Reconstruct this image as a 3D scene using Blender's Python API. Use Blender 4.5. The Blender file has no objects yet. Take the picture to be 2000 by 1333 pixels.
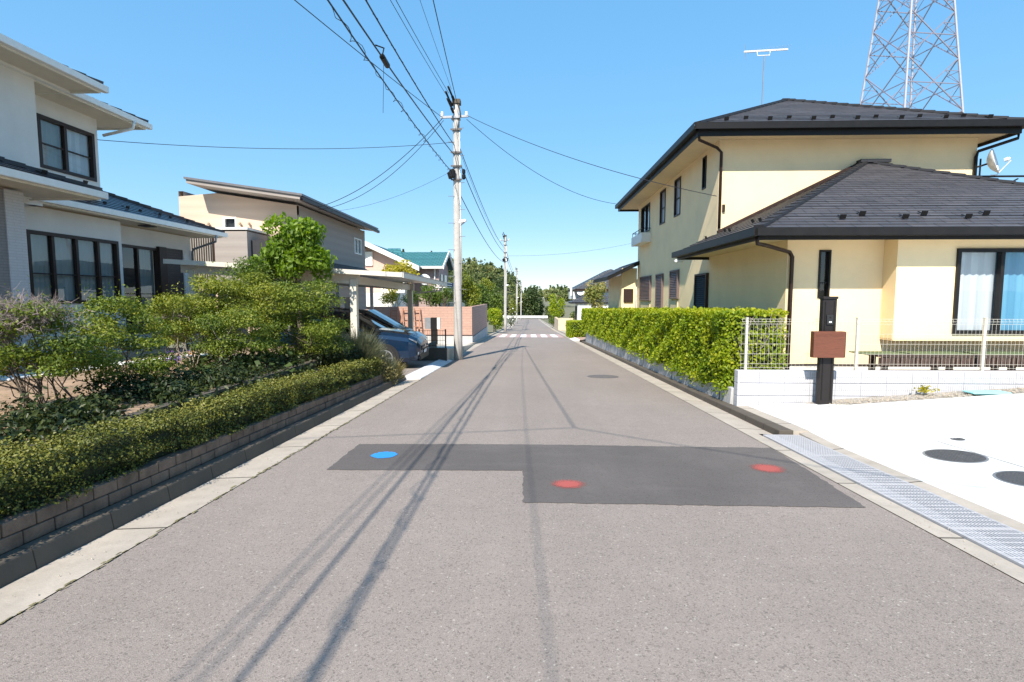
import bpy, math, random
import numpy as np
from mathutils import Vector, Matrix

SC = bpy.context.scene
COL = SC.collection
RAD = math.radians

# ------------------------------------------------------------------ camera, sky, sun, exposure
cam_d = bpy.data.cameras.new("camera")
cam = bpy.data.objects.new("camera", cam_d)
COL.objects.link(cam)
cam.location = (0, 0, 1.5)
cam.rotation_mode = 'XYZ'
cam.rotation_euler = (RAD(90 - 4.74), 0, RAD(1.745))
cam_d.sensor_width = 36.0
cam_d.lens = 18.9
cam_d.clip_start = 0.05
cam_d.clip_end = 5000
SC.camera = cam

SUN_EL = 45.0
SUN_AZ = (-0.245, -0.97)          # ground direction towards the sun
world = bpy.data.worlds.new("World")
SC.world = world
world.use_nodes = True
wn = world.node_tree
wn.nodes.clear()
sky = wn.nodes.new('ShaderNodeTexSky')
sky.sky_type = 'NISHITA'
sky.sun_disc = False
sky.sun_elevation = RAD(SUN_EL)
sky.sun_rotation = math.atan2(SUN_AZ[0], SUN_AZ[1])
sky.altitude = 0
sky.air_density = 1.0
sky.dust_density = 0.0
sky.ozone_density = 10
bg = wn.nodes.new('ShaderNodeBackground')
bg.inputs['Strength'].default_value = 0.15
wo = wn.nodes.new('ShaderNodeOutputWorld')
# the clear, deep blue sky of the photograph: gentler fall-off to the horizon, richer blue
sky_gamma = wn.nodes.new('ShaderNodeGamma')
sky_gamma.inputs[1].default_value = 0.30
sky_sat = wn.nodes.new('ShaderNodeHueSaturation')
sky_sat.inputs['Saturation'].default_value = 2.02
sky_sat.inputs['Value'].default_value = 2.40
wn.links.new(sky.outputs[0], sky_gamma.inputs[0])
wn.links.new(sky_gamma.outputs[0], sky_sat.inputs['Color'])
wn.links.new(sky_sat.outputs[0], bg.inputs[0])
wn.links.new(bg.outputs[0], wo.inputs[0])

sun_d = bpy.data.lights.new("sun", 'SUN')
sun_d.energy = 4.5
sun_d.angle = RAD(0.4)
sun_d.color = (1.0, 0.92, 0.80)
sun = bpy.data.objects.new("sun", sun_d)
COL.objects.link(sun)
sun.location = (-8, -30, 40)
_d = Vector((-SUN_AZ[0], -SUN_AZ[1], -math.tan(RAD(SUN_EL)))).normalized()
sun.rotation_euler = _d.to_track_quat('-Z', 'Y').to_euler()

SC.view_settings.view_transform = 'Standard'
SC.view_settings.look = 'None'
SC.view_settings.exposure = 0.85
SC.view_settings.gamma = 1.0
SC.cycles.max_bounces = 8
SC.cycles.transparent_max_bounces = 16

# ------------------------------------------------------------------ helpers
BASE = {}


def tag(o, label=None, cat=None, group=None, kind=None):
    if label: o['label'] = label
    if cat: o['category'] = cat
    if group: o['group'] = group
    if kind: o['kind'] = kind
    return o


def empty(name, loc, label, cat, group=None):
    o = bpy.data.objects.new(name, None)
    COL.objects.link(o)
    o.location = loc
    o.empty_display_size = 0.2
    BASE[o.name] = np.array(loc, float)
    return tag(o, label, cat, group)


def kids(o):
    return [c for c in bpy.data.objects if c.parent == o]


def copy_tree(o, loc=None, parent=None):
    c = o.copy()
    COL.objects.link(c)
    if parent is not None: c.parent = parent
    if loc is not None: c.location = loc
    for k in kids(o):
        copy_tree(k, None, c)
    return c


def nrm(v):
    v = np.asarray(v, float)
    return v / max(1e-9, np.linalg.norm(v))


class MB:
    """collects shapes in world coordinates and links them as one mesh object"""
    def __init__(s):
        s.v = []; s.f = []; s.uv = {}

    def add(s, vs, fs, uvs=None):
        n = len(s.v)
        s.v += [tuple(map(float, p)) for p in vs]
        for i, f in enumerate(fs):
            if uvs: s.uv[len(s.f)] = uvs[i]
            s.f.append([n + k for k in f])
        return s

    def box(s, x0, y0, z0, x1, y1, z1):
        x0, x1 = sorted((x0, x1)); y0, y1 = sorted((y0, y1)); z0, z1 = sorted((z0, z1))
        return s.add([(x0,y0,z0),(x1,y0,z0),(x1,y1,z0),(x0,y1,z0),(x0,y0,z1),(x1,y0,z1),(x1,y1,z1),(x0,y1,z1)],
                     [(3,2,1,0),(4,5,6,7),(0,1,5,4),(1,2,6,5),(2,3,7,6),(3,0,4,7)])

    def hexa(s, b, t):
        return s.add(list(b) + list(t), [(3,2,1,0),(4,5,6,7),(0,1,5,4),(1,2,6,5),(2,3,7,6),(3,0,4,7)])

    def prism(s, poly, d):
        """poly: 3d outline; d: extrusion vector"""
        n = len(poly); d = np.array(d, float)
        a = [np.array(p, float) for p in poly]; b = [p + d for p in a]
        return s.add(a + b, [list(range(n))[::-1], list(range(n, 2*n))] + [(i, (i+1) % n, n + (i+1) % n, n + i) for i in range(n)])

    def bar(s, a, b, w, h=None, up=(0, 0, 1)):
        """rectangular bar from a to b"""
        h = w if h is None else h
        a = np.array(a, float); b = np.array(b, float); d = nrm(b - a)
        u = np.array(up, float)
        if abs(d @ nrm(u)) > .98: u = np.array((1., 0, 0))
        r = nrm(np.cross(d, u)); u = np.cross(r, d)
        q = [(-1,-1),(1,-1),(1,1),(-1,1)]
        A = [a + r*w/2*i + u*h/2*j for i, j in q]; B = [b + r*w/2*i + u*h/2*j for i, j in q]
        return s.hexa(A, B)

    def tube(s, path, r, seg=8, cap=True):
        path = [np.array(p, float) for p in path]; n = len(path)
        rr = [r]*n if np.isscalar(r) else list(r)
        vs = []; fs = []; prev = None
        for i, p in enumerate(path):
            t = nrm(path[min(i+1, n-1)] - path[max(i-1, 0)])
            if prev is None:
                u = np.array((0, 0, 1.)) if abs(t[2]) < .9 else np.array((1., 0, 0))
                u = nrm(u - t*(u @ t))
            else:
                u = nrm(prev - t*(prev @ t))
            prev = u; w = np.cross(t, u)
            for k in range(seg):
                a = 2*math.pi*k/seg
                vs.append(p + rr[i]*(math.cos(a)*u + math.sin(a)*w))
        for i in range(n-1):
            for k in range(seg):
                k2 = (k+1) % seg
                fs.append((i*seg+k, i*seg+k2, (i+1)*seg+k2, (i+1)*seg+k))
        if cap:
            fs.append(tuple(range(seg))[::-1]); fs.append(tuple((n-1)*seg+k for k in range(seg)))
        return s.add(vs, fs)

    def lathe(s, c, prof, seg=20, axis=(0, 0, 1)):
        """prof: (radius, height) pairs along axis from c"""
        a = nrm(axis); c = np.array(c, float)
        return s.tube([c + a*h for r, h in prof], [max(r, 1e-4) for r, h in prof], seg) if all(abs(prof[i][1]-prof[i+1][1]) > 1e-6 for i in range(len(prof)-1)) else s._lathe(c, prof, seg, a)

    def _lathe(s, c, prof, seg, a):
        a = nrm(a); c = np.array(c, float)
        u = np.array((1., 0, 0)) if abs(a[0]) < .9 else np.array((0, 0, 1.))
        u = nrm(u - a*(u @ a)); w = np.cross(a, u); vs = []; fs = []; n = len(prof)
        for r, h in prof:
            for k in range(seg):
                t = 2*math.pi*k/seg
                vs.append(c + a*h + max(r, 1e-4)*(math.cos(t)*u + math.sin(t)*w))
        for i in range(n-1):
            for k in range(seg):
                k2 = (k+1) % seg
                fs.append((i*seg+k, i*seg+k2, (i+1)*seg+k2, (i+1)*seg+k))
        fs.append(tuple(range(seg))[::-1]); fs.append(tuple((n-1)*seg+k for k in range(seg)))
        return s.add(vs, fs)

    def build(s, name, mat, parent=None, smooth=False, bevel=0, label=None):
        if parent is not None:
            base = BASE[parent.name]
        else:
            base = np.zeros(3)
        me = bpy.data.meshes.new(name)
        V = [tuple(np.array(p) - base) for p in s.v]
        me.from_pydata(V, [], s.f)
        if s.uv:
            uvl = me.uv_layers.new(name="UVMap")
            for i, p in enumerate(me.polygons):
                if i in s.uv:
                    for j, li in enumerate(p.loop_indices):
                        uvl.data[li].uv = s.uv[i][j]
        me.materials.append(mat)
        if smooth:
            me.polygons.foreach_set('use_smooth', [True]*len(me.polygons))
        me.update()
        o = bpy.data.objects.new(name, me)
        COL.objects.link(o)
        if parent is not None: o.parent = parent
        BASE[o.name] = base
        if bevel:
            m = o.modifiers.new("bevel", 'BEVEL'); m.width = bevel; m.segments = 2; m.limit_method = 'ANGLE'
        if label: o['label'] = label
        return o


# ------------------------------------------------------------------ materials
def new_mat(name):
    m = bpy.data.materials.new(name); m.use_nodes = True
    nt = m.node_tree
    return m, nt, nt.nodes['Principled BSDF']


def lin(c):
    return (c[0], c[1], c[2], 1.0)


def N(nt, t, **kw):
    n = nt.nodes.new(t)
    for k, v in kw.items():
        if k in n.inputs: n.inputs[k].default_value = v
        else: setattr(n, k, v)
    return n


def mix(nt, fac, a, b, mode='MIX'):
    n = nt.nodes.new('ShaderNodeMix'); n.data_type = 'RGBA'; n.blend_type = mode
    for idx, val in ((0, fac), (6, a), (7, b)):
        if isinstance(val, (int, float)): n.inputs[idx].default_value = val
        elif isinstance(val, tuple): n.inputs[idx].default_value = lin(val)
        else: nt.links.new(val, n.inputs[idx])
    return n.outputs[2]


def ramp(nt, src, stops):
    n = nt.nodes.new('ShaderNodeValToRGB')
    e = n.color_ramp.elements
    while len(e) < len(stops): e.new(0.5)
    for i, (p, c) in enumerate(stops):
        e[i].position = p; e[i].color = (c, c, c, 1) if np.isscalar(c) else lin(c)
    nt.links.new(src, n.inputs[0])
    return n.outputs[0]


def noise(nt, scale, detail=4, rough=.6, co=None, stretch=None):
    tc = co
    if tc is None:
        t = nt.nodes.new('ShaderNodeTexCoord'); tc = t.outputs['Object']
    if stretch:
        mp = nt.nodes.new('ShaderNodeMapping'); mp.inputs['Scale'].default_value = stretch
        nt.links.new(tc, mp.inputs[0]); tc = mp.outputs[0]
    n = N(nt, 'ShaderNodeTexNoise', Scale=scale, Detail=detail, Roughness=rough)
    nt.links.new(tc, n.inputs['Vector'])
    return n.outputs[0]


def bump(nt, p, src, strength, dist=0.01, prev=None):
    b = N(nt, 'ShaderNodeBump', Strength=strength, Distance=dist)
    nt.links.new(src, b.inputs['Height'])
    if prev is not None: nt.links.new(prev, b.inputs['Normal'])
    nt.links.new(b.outputs[0], p.inputs['Normal'])
    return b.outputs[0]


def plain(name, c, rough=.6, metal=0.0, var=.12, vscale=6, bscale=0, bstr=.2, spec=.5, coat=0, stretch=None):
    m, nt, p = new_mat(name)
    p.inputs['Roughness'].default_value = rough
    p.inputs['Metallic'].default_value = metal
    p.inputs['Specular IOR Level'].default_value = spec
    p.inputs['Coat Weight'].default_value = coat
    f = noise(nt, vscale, 5, .62, stretch=stretch)
    lo = tuple(x*(1-var) for x in c); hi = tuple(min(1, x*(1+var)) for x in c)
    nt.links.new(mix(nt, ramp(nt, f, [(.3, 0.), (.7, 1.)]), lo, hi), p.inputs['Base Color'])
    if bscale:
        bump(nt, p, noise(nt, bscale, 4, .6), bstr)
    return m


def foliage_mat(name, cols, trans=.35, rough=.5):
    """leaves: colour picked per leaf from cols by the face attribute 'tint'"""
    m, nt, p = new_mat(name)
    at = nt.nodes.new('ShaderNodeAttribute'); at.attribute_name = 'tint'
    k = len(cols)
    c = ramp(nt, at.outputs['Fac'], [(i/(k-1) if k > 1 else 0, cc) for i, cc in enumerate(cols)])
    nt.links.new(c, p.inputs['Base Color'])
    p.inputs['Roughness'].default_value = rough
    p.inputs['Specular IOR Level'].default_value = .35
    tr = nt.nodes.new('ShaderNodeBsdfTranslucent')
    hs = N(nt, 'ShaderNodeHueSaturation', Saturation=1.15, Value=1.5)
    nt.links.new(c, hs.inputs['Color'])
    nt.links.new(hs.outputs[0], tr.inputs[0])
    ms = nt.nodes.new('ShaderNodeMixShader'); ms.inputs[0].default_value = trans
    nt.links.new(p.outputs[0], ms.inputs[1]); nt.links.new(tr.outputs[0], ms.inputs[2])
    nt.links.new(ms.outputs[0], nt.nodes['Material Output'].inputs[0])
    return m


def asphalt(name, c, stone=.5, pits=.5, mott=.15, sc=110.0, chips=.3):
    m, nt, p = new_mat(name)
    t = nt.nodes.new('ShaderNodeTexCoord'); co = t.outputs['Object']
    big = noise(nt, .55, 5, .6, co)
    med = noise(nt, 5, 5, .7, co)
    v = N(nt, 'ShaderNodeTexVoronoi', Scale=sc); nt.links.new(co, v.inputs['Vector'])
    v2 = N(nt, 'ShaderNodeTexVoronoi', Scale=sc*.62); nt.links.new(co, v2.inputs['Vector'])
    base = mix(nt, ramp(nt, big, [(.3, 0.), (.7, 1.)]), tuple(x*(1-mott) for x in c), tuple(x*(1+mott) for x in c))
    base = mix(nt, ramp(nt, med, [(.35, .35), (.65, 0.)]), base, tuple(x*.78 for x in c))
    lane = noise(nt, 1.6, 4, .6, co, (1.0, .07, 1.0)); drag = noise(nt, 2.2, 5, .65, co, (.35, 1.6, 1.0))
    base = mix(nt, ramp(nt, lane, [(.38, .30), (.55, 0.)]), base, tuple(x*.80 for x in c))
    base = mix(nt, ramp(nt, drag, [(.55, 0.), (.75, mott*2.2)]), base, tuple(min(1, x*1.28) for x in c))
    sep = nt.nodes.new('ShaderNodeSeparateColor'); nt.links.new(v.outputs['Color'], sep.inputs[0])
    base = mix(nt, ramp(nt, sep.outputs[0], [(0., 0.), (.6, 0.), (1., stone)]), base, tuple(min(1, x*1.65) for x in c))
    base = mix(nt, ramp(nt, sep.outputs[1], [(0., pits), (.3, 0.), (1., 0.)]), base, tuple(x*.35 for x in c))
    sep2 = nt.nodes.new('ShaderNodeSeparateColor'); nt.links.new(v2.outputs['Color'], sep2.inputs[0])
    base = mix(nt, ramp(nt, sep2.outputs[2], [(0., 0.), (.985, 0.), (.997, chips*2)]), base, (.6, .55, .48))
    base = mix(nt, ramp(nt, sep2.outputs[0], [(0., .55), (.05, .55), (.06, 0.)]), base, tuple(x*.4 for x in c))
    nt.links.new(base, p.inputs['Base Color'])
    p.inputs['Roughness'].default_value = .85
    p.inputs['Specular IOR Level'].default_value = .3
    b = bump(nt, p, v.outputs['Distance'], .5, .004)
    bump(nt, p, med, .3, .01, b)
    return m


def concrete(name, c, joint=None, axis=1, stain=.5, dirt=(.18, .15, .11)):
    m, nt, p = new_mat(name)
    t = nt.nodes.new('ShaderNodeTexCoord'); co = t.outputs['Object']
    a = noise(nt, 2.2, 6, .65, co); f = noise(nt, 60, 4, .7, co); g = noise(nt, 9, 5, .7, co)
    base = mix(nt, ramp(nt, a, [(.3, 0.), (.7, 1.)]), tuple(x*.82 for x in c), tuple(min(1, x*1.1) for x in c))
    base = mix(nt, ramp(nt, g, [(.5, 0.), (.72, stain)]), base, dirt)
    base = mix(nt, ramp(nt, f, [(.3, .3), (.5, 0.)]), base, tuple(x*.7 for x in c))
    if joint:
        s = nt.nodes.new('ShaderNodeSeparateXYZ'); nt.links.new(co, s.inputs[0])
        d = N(nt, 'ShaderNodeMath', operation='DIVIDE'); d.inputs[1].default_value = joint
        nt.links.new(s.outputs[axis], d.inputs[0])
        fr = N(nt, 'ShaderNodeMath', operation='FRACT'); nt.links.new(d.outputs[0], fr.inputs[0])
        base = mix(nt, ramp(nt, fr.outputs[0], [(0., 1.), (.012, 1.), (.02, 0.)]), base, tuple(x*.3 for x in dirt))
    nt.links.new(base, p.inputs['Base Color'])
    p.inputs['Roughness'].default_value = .85
    b = bump(nt, p, f, .35, .006)
    bump(nt, p, g, .2, .01, b)
    return m


def bricky(name, c1, c2, mortar, bw, bh, ms=.02, uv=True, rough=.7, bstr=.6, var=.1, off=.5, axes=None, dist=.01):
    """brick / tile / shingle pattern; uv in metres, or object axes"""
    m, nt, p = new_mat(name)
    t = nt.nodes.new('ShaderNodeTexCoord')
    co = t.outputs['UV'] if uv else t.outputs['Object']
    if axes:
        s = nt.nodes.new('ShaderNodeSeparateXYZ'); nt.links.new(co, s.inputs[0])
        cb = nt.nodes.new('ShaderNodeCombineXYZ')
        nt.links.new(s.outputs[axes[0]], cb.inputs[0]); nt.links.new(s.outputs[axes[1]], cb.inputs[1])
        co = cb.outputs[0]
    b = N(nt, 'ShaderNodeTexBrick', Scale=1.0)
    b.offset = off
    b.inputs['Color1'].default_value = lin(c1); b.inputs['Color2'].default_value = lin(c2)
    b.inputs['Mortar'].default_value = lin(mortar)
    b.inputs['Mortar Size'].default_value = ms
    b.inputs['Brick Width'].default_value = bw; b.inputs['Row Height'].default_value = bh
    nt.links.new(co, b.inputs['Vector'])
    f = noise(nt, 3, 6, .7)
    f2 = noise(nt, 45, 4, .7)
    col = mix(nt, ramp(nt, f, [(.3, var*2), (.55, 0.)]), b.outputs['Color'], tuple(x*.55 for x in c1))
    col = mix(nt, ramp(nt, f2, [(.3, .25), (.6, 0.)]), col, tuple(x*.6 for x in c1))
    nt.links.new(col, p.inputs['Base Color'])
    p.inputs['Roughness'].default_value = rough
    iv = N(nt, 'ShaderNodeMath', operation='SUBTRACT'); iv.inputs[0].default_value = 1
    nt.links.new(b.outputs['Fac'], iv.inputs[1])
    bb = bump(nt, p, iv.outputs[0], bstr, dist)
    bump(nt, p, f2, .2, .005, bb)
    return m


def glass_mat(name, tint=(.75, .8, .82), refl=1.0, ior=1.75):
    m, nt, p = new_mat(name)
    nt.nodes.remove(p)
    tr = nt.nodes.new('ShaderNodeBsdfTransparent'); tr.inputs[0].default_value = lin(tint)
    gl = nt.nodes.new('ShaderNodeBsdfGlossy'); gl.inputs['Roughness'].default_value = .015
    gl.inputs['Color'].default_value = lin((refl, refl, refl))
    lw = nt.nodes.new('ShaderNodeLayerWeight'); lw.inputs[0].default_value = .5     # same from both sides of the sheet
    pw = N(nt, 'ShaderNodeMath', operation='POWER'); pw.inputs[1].default_value = 4.5
    nt.links.new(lw.outputs['Facing'], pw.inputs[0])
    fr = N(nt, 'ShaderNodeMapRange'); f0 = ((ior-1)/(ior+1))**2
    fr.inputs['To Min'].default_value = f0; fr.inputs['To Max'].default_value = 1.0
    nt.links.new(pw.outputs[0], fr.inputs['Value'])
    bn = noise(nt, 1.2, 2, .5); bb = N(nt, 'ShaderNodeBump', Strength=.08, Distance=.02)
    nt.links.new(bn, bb.inputs['Height']); nt.links.new(bb.outputs[0], gl.inputs['Normal'])
    ms = nt.nodes.new('ShaderNodeMixShader')
    nt.links.new(fr.outputs[0], ms.inputs[0]); nt.links.new(tr.outputs[0], ms.inputs[1]); nt.links.new(gl.outputs[0], ms.inputs[2])
    nt.links.new(ms.outputs[0], nt.nodes['Material Output'].inputs[0])
    return m


def striped(name, c, c2, scale, axis=0, rough=.8, width=.5):
    """vertical ribs or folds along one object axis"""
    m, nt, p = new_mat(name)
    t = nt.nodes.new('ShaderNodeTexCoord'); s = nt.nodes.new('ShaderNodeSeparateXYZ'); nt.links.new(t.outputs['Object'], s.inputs[0])
    d = N(nt, 'ShaderNodeMath', operation='MULTIPLY'); d.inputs[1].default_value = scale; nt.links.new(s.outputs[axis], d.inputs[0])
    fr = N(nt, 'ShaderNodeMath', operation='PINGPONG'); fr.inputs[1].default_value = 1; nt.links.new(d.outputs[0], fr.inputs[0])
    nt.links.new(mix(nt, ramp(nt, fr.outputs[0], [(width-.12, 0.), (width+.12, 1.)]), c2, c), p.inputs['Base Color'])
    p.inputs['Roughness'].default_value = rough
    bump(nt, p, fr.outputs[0], .5, .01)
    return m


M = {}
M['road'] = asphalt('road_asphalt', (.276, .232, .204), .30, .5, .08, 170, .2)
M['patch'] = asphalt('patch_asphalt', (.122, .107, .100), .22, .2, .22, 190, .02)
M['gutter'] = concrete('gutter_concrete', (.43, .375, .315), 1.2, 1, .25)
M['kerb'] = concrete('kerb_concrete', (.095, .078, .060), .6, 1, .4, (.10, .075, .05))
M['pad'] = concrete('pad_concrete', (.74, .74, .72), None, 1, .03, (.5, .48, .42))
M['wall_conc'] = concrete('retaining_concrete', (.48, .48, .48), 3.1, 1, .35, (.16, .15, .13))
M['forecourt'] = concrete('forecourt_concrete', (.62, .57, .48), 2.4, 0, .1)
M['drive'] = concrete('drive_concrete', (.30, .26, .235), None, 1, .3)
M['pole'] = concrete('pole_concrete', (.46, .44, .42), None, 1, .3, (.3, .25, .2))
M['yellow'] = plain('yellow_stucco', (.86, .69, .43), .9, var=.05, vscale=1.5, bscale=90, bstr=.35, spec=.2)
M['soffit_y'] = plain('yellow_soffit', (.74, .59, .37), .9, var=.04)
M['white'] = plain('white_paint', (.78, .77, .73), .55, var=.05)
M['cream'] = plain('cream_paint', (.72, .68, .58), .6, var=.06)
M['lstucco'] = plain('white_stucco', (.70, .68, .645), .9, var=.07, vscale=1.2, bscale=70, bstr=.45, spec=.2)
M['lsoffit'] = plain('soffit_board', (.64, .56, .44), .8, var=.05)
M['postdark'] = plain('dark_post_paint', (.018, .0145, .0145), .5, var=.15, spec=.3)
M['black'] = plain('black_trim', (.012, .011, .011), .45, var=.2, spec=.25)
M['brown'] = plain('dark_brown_trim', (.035, .020, .016), .45, var=.2, spec=.3)
M['shutter'] = striped('brown_louvre', (.20, .14, .125), (.12, .085, .08), 34, 2)
M['slate'] = bricky('slate_roof', (.060, .058, .066), (.098, .092, .100), (.02, .02, .024), .45, .2, .012, True, .55, .4, .25, dist=.006)
M['bluetile'] = bricky('blue_black_roof', (.030, .035, .050), (.045, .05, .068), (.012, .012, .016), .3, .24, .02, True, .35, .6, .1, dist=.02)
M['teal'] = bricky('teal_roof', (.045, .17, .18), (.06, .20, .21), (.02, .08, .09), .4, .25, .03, True, .5, .4, .1)
M['darkroof'] = bricky('dark_roof', (.06, .06, .068), (.085, .085, .095), (.02, .02, .02), .4, .25, .02, True, .5, .4, .1)
M['grey_metal'] = plain('grey_metal', (.30, .31, .33), .45, .6)
M['zinc'] = plain('galvanised_steel', (.42, .415, .43), .65, .0, var=.08, vscale=20)
M['pylon'] = plain('pylon_steel', (.30, .28, .34), .5, .3)
M['wire'] = plain('black_cable', (.012, .013, .018), .5)
M['porcelain'] = plain('porcelain', (.8, .8, .8), .2)
M['glass'] = glass_mat('window_glass')
M['glass_dark'] = glass_mat('dark_window_glass', (.35, .38, .40))
M['frost'] = plain('frosted_pane', (.33, .34, .37), .28, spec=.7, var=.04)
M['lace'] = striped('lace_curtain', (.80, .80, .82), (.68, .68, .71), 9, 0)
M['lace_y'] = striped('lace_curtain_side', (.72, .74, .76), (.60, .62, .65), 9, 1)
M['pane_grey'] = plain('grey_pane_backing', (.34, .37, .355), .8, var=.06, vscale=1.5)  # backing sheet, grey green reflections of the panes put into its colour
M['bluecurtain'] = striped('blue_curtain', (.18, .46, .66), (.13, .38, .58), 6, 0)
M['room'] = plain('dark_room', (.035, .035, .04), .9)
M['wood'] = plain('red_brown_wood', (.135, .042, .021), .5, var=.3, vscale=12, stretch=(1, 1, 14))
M['deckwood'] = plain('dark_deck_wood', (.075, .045, .035), .7, var=.3, vscale=20)
M['soil'] = plain('garden_soil', (.30, .205, .135), .95, var=.35, vscale=3, bscale=25, bstr=.8)
M['earth'] = plain('earth', (.16, .15, .085), .95, var=.4, vscale=.6, bscale=6, bstr=.8)
M['bark'] = plain('bark', (.10, .075, .055), .9, var=.35, vscale=25, bscale=40, bstr=.6)
M['bark_pale'] = plain('pale_bark', (.30, .25, .21), .9, var=.3, vscale=25, bscale=40, bstr=.5)
M['darkcore'] = plain('dark_hedge_core', (.018, .028, .008), .95, var=.5, vscale=30, bscale=30, bstr=1)
M['blockface'] = bricky('split_block', (.50, .50, .53), (.53, .53, .56), (.38, .38, .41), .4, .205, .004, False, .85, .3, .05, 0, axes=(0, 2))
M['edgebrick'] = bricky('edging_brick', (.25, .165, .115), (.20, .14, .105), (.05, .04, .032), .215, .088, .008, True, .85, .8, .3, dist=.015)
M['redbrick'] = bricky('red_brick', (.50, .315, .25), (.46, .285, .225), (.38, .25, .205), .42, .14, .012, True, .85, .5, .1)
M['browntile'] = bricky('dark_brown_tile', (.042, .031, .032), (.055, .04, .04), (.02, .016, .016), .24, .07, .008, True, .5, .4, .1)
M['greytile'] = bricky('grey_tile', (.22, .205, .205), (.24, .225, .22), (.17, .16, .16), .24, .05, .006, True, .6, .3, .1)
M['whitetile'] = bricky('pale_tile', (.52, .515, .53), (.54, .535, .55), (.45, .44, .45), .24, .05, .006, True, .6, .3, .03)
M['beige'] = striped('beige_siding', (.60, .455, .35), (.57, .43, .33), 6, 2)
M['tansiding'] = striped('tan_siding', (.33, .29, .26), (.31, .27, .245), 6, 2)
M['pink'] = plain('pink_stucco', (.60, .40, .33), .9, var=.05)
M['slat'] = striped('slatted_screen', (.23, .20, .17), (.05, .045, .04), 11, 0)
M['gravel'] = asphalt('gravel', (.30, .275, .245), .9, .8, .25, 60, .3)
M['redpaint'] = plain('red_marking', (.72, .10, .07), .8, var=.3, vscale=60)
M['bluepaint'] = plain('blue_marking', (.03, .30, .78), .7, var=.15, vscale=30)
M['whitepaint'] = plain('white_marking', (.72, .72, .72), .8, var=.15, vscale=12)
M['pinkpaint'] = plain('faded_red_marking', (.42, .29, .265), .85, var=.2, vscale=6)
M['iron'] = plain('cast_iron', (.075, .075, .078), .65, .2, var=.3, vscale=40, bscale=60, bstr=.8)
M['rubber'] = plain('tyre_rubber', (.012, .012, .013), .8)
M['greenmat'] = plain('green_mat', (.10, .14, .06), .9, var=.3, vscale=15)
M['aqua'] = plain('aqua_lid', (.28, .66, .70), .5)
M['carport_white'] = plain('carport_metal', (.66, .62, .54), .4, .1, var=.04)
M['green_ground'] = foliage_mat('ground_cover', [(.010, .020, .005), (.026, .042, .010), (.055, .070, .015)], .12)  # leaf colours darkened, the shadow over the low plants is put into them
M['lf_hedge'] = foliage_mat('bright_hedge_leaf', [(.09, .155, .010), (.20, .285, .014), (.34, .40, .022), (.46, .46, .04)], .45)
M['lf_box'] = foliage_mat('low_hedge_leaf', [(.036, .046, .006), (.072, .084, .010), (.118, .128, .016), (.165, .16, .025)], .05)
M['lf_azalea'] = foliage_mat('azalea_leaf', [(.038, .064, .010), (.095, .142, .017), (.175, .220, .025), (.27, .275, .042)], .28)
M['lf_olive'] = foliage_mat('olive_leaf', [(.065, .095, .012), (.145, .180, .020), (.24, .265, .030), (.30, .285, .05)], .30)
M['lf_dogwood'] = foliage_mat('dogwood_leaf', [(.07, .13, .012), (.15, .24, .022), (.24, .34, .036)], .45)
M['lf_grey'] = foliage_mat('rosemary_leaf', [(.06, .075, .04), (.12, .135, .075), (.19, .19, .11)], .2)
M['lf_dry'] = foliage_mat('dry_leaf', [(.08, .075, .025), (.17, .15, .05), (.30, .25, .115)], .25)
M['lf_yellow'] = foliage_mat('yellow_leaf', [(.22, .21, .02), (.38, .34, .03), (.50, .42, .06)], .4)
M['lf_dark'] = foliage_mat('dark_leaf', [(.022, .042, .012), (.05, .08, .022), (.085, .12, .035)], .25)
M['lf_mid'] = foliage_mat('mid_leaf', [(.055, .09, .018), (.11, .165, .03), (.18, .24, .045)], .35)
M['lf_red'] = foliage_mat('reddish_leaf', [(.14, .18, .04), (.26, .26, .07), (.36, .25, .11)], .35)
M['lf_forest'] = foliage_mat('forest_leaf', [(.07, .10, .04), (.135, .17, .06), (.22, .245, .09), (.26, .24, .10)], .4)  # leaf colours lightened, distance haze is put into them
M['twig'] = plain('dead_twig', (.24, .19, .18), .9, var=.3, vscale=20)
M['purple'] = plain('purple_petal', (.13, .04, .38), .7)
M['orange'] = plain('orange_petal', (.75, .30, .02), .7)
M['yellowp'] = plain('yellow_petal', (.80, .60, .02), .7)
M['carblue'] = plain('navy_car_paint', (.006, .026, .066), .16, .3, var=.05, coat=.5)
M['cardark'] = plain('dark_car_paint', (.012, .011, .015), .24, .2, var=.05, coat=.35)
M['carglass'] = glass_mat('car_glass', (.18, .2, .22), 1.0, 2.3)
M['chrome'] = plain('chrome', (.7, .7, .72), .12, 1.0)
M['lamp'] = plain('headlamp_lens', (.30, .32, .34), .08, .5)
M['plastic'] = plain('black_plastic', (.015, .015, .016), .5)
M['ivory'] = plain('ivory_metal', (.60, .57, .50), .45, .2, var=.05)

# ------------------------------------------------------------------ terrain
RL, RR = -2.56, 2.79                    # asphalt edges


def zr(Y):
    """the road falls away gently from the camera and levels out near the junction"""
    if Y < 60: return -.038*Y
    if Y < 100: return -2.28 - .0305*(Y-60)
    if Y < 200: return -3.5 - .0285*(Y-100)
    return -6.35


YS = [-40, -25, -15, -8, -4, -2, 0, 2, 4, 6, 8, 10, 12, 14, 17, 20, 24, 28, 32, 36, 40, 45, 50, 55, 60, 70, 80, 90, 100, 115, 130, 145, 160]


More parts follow.
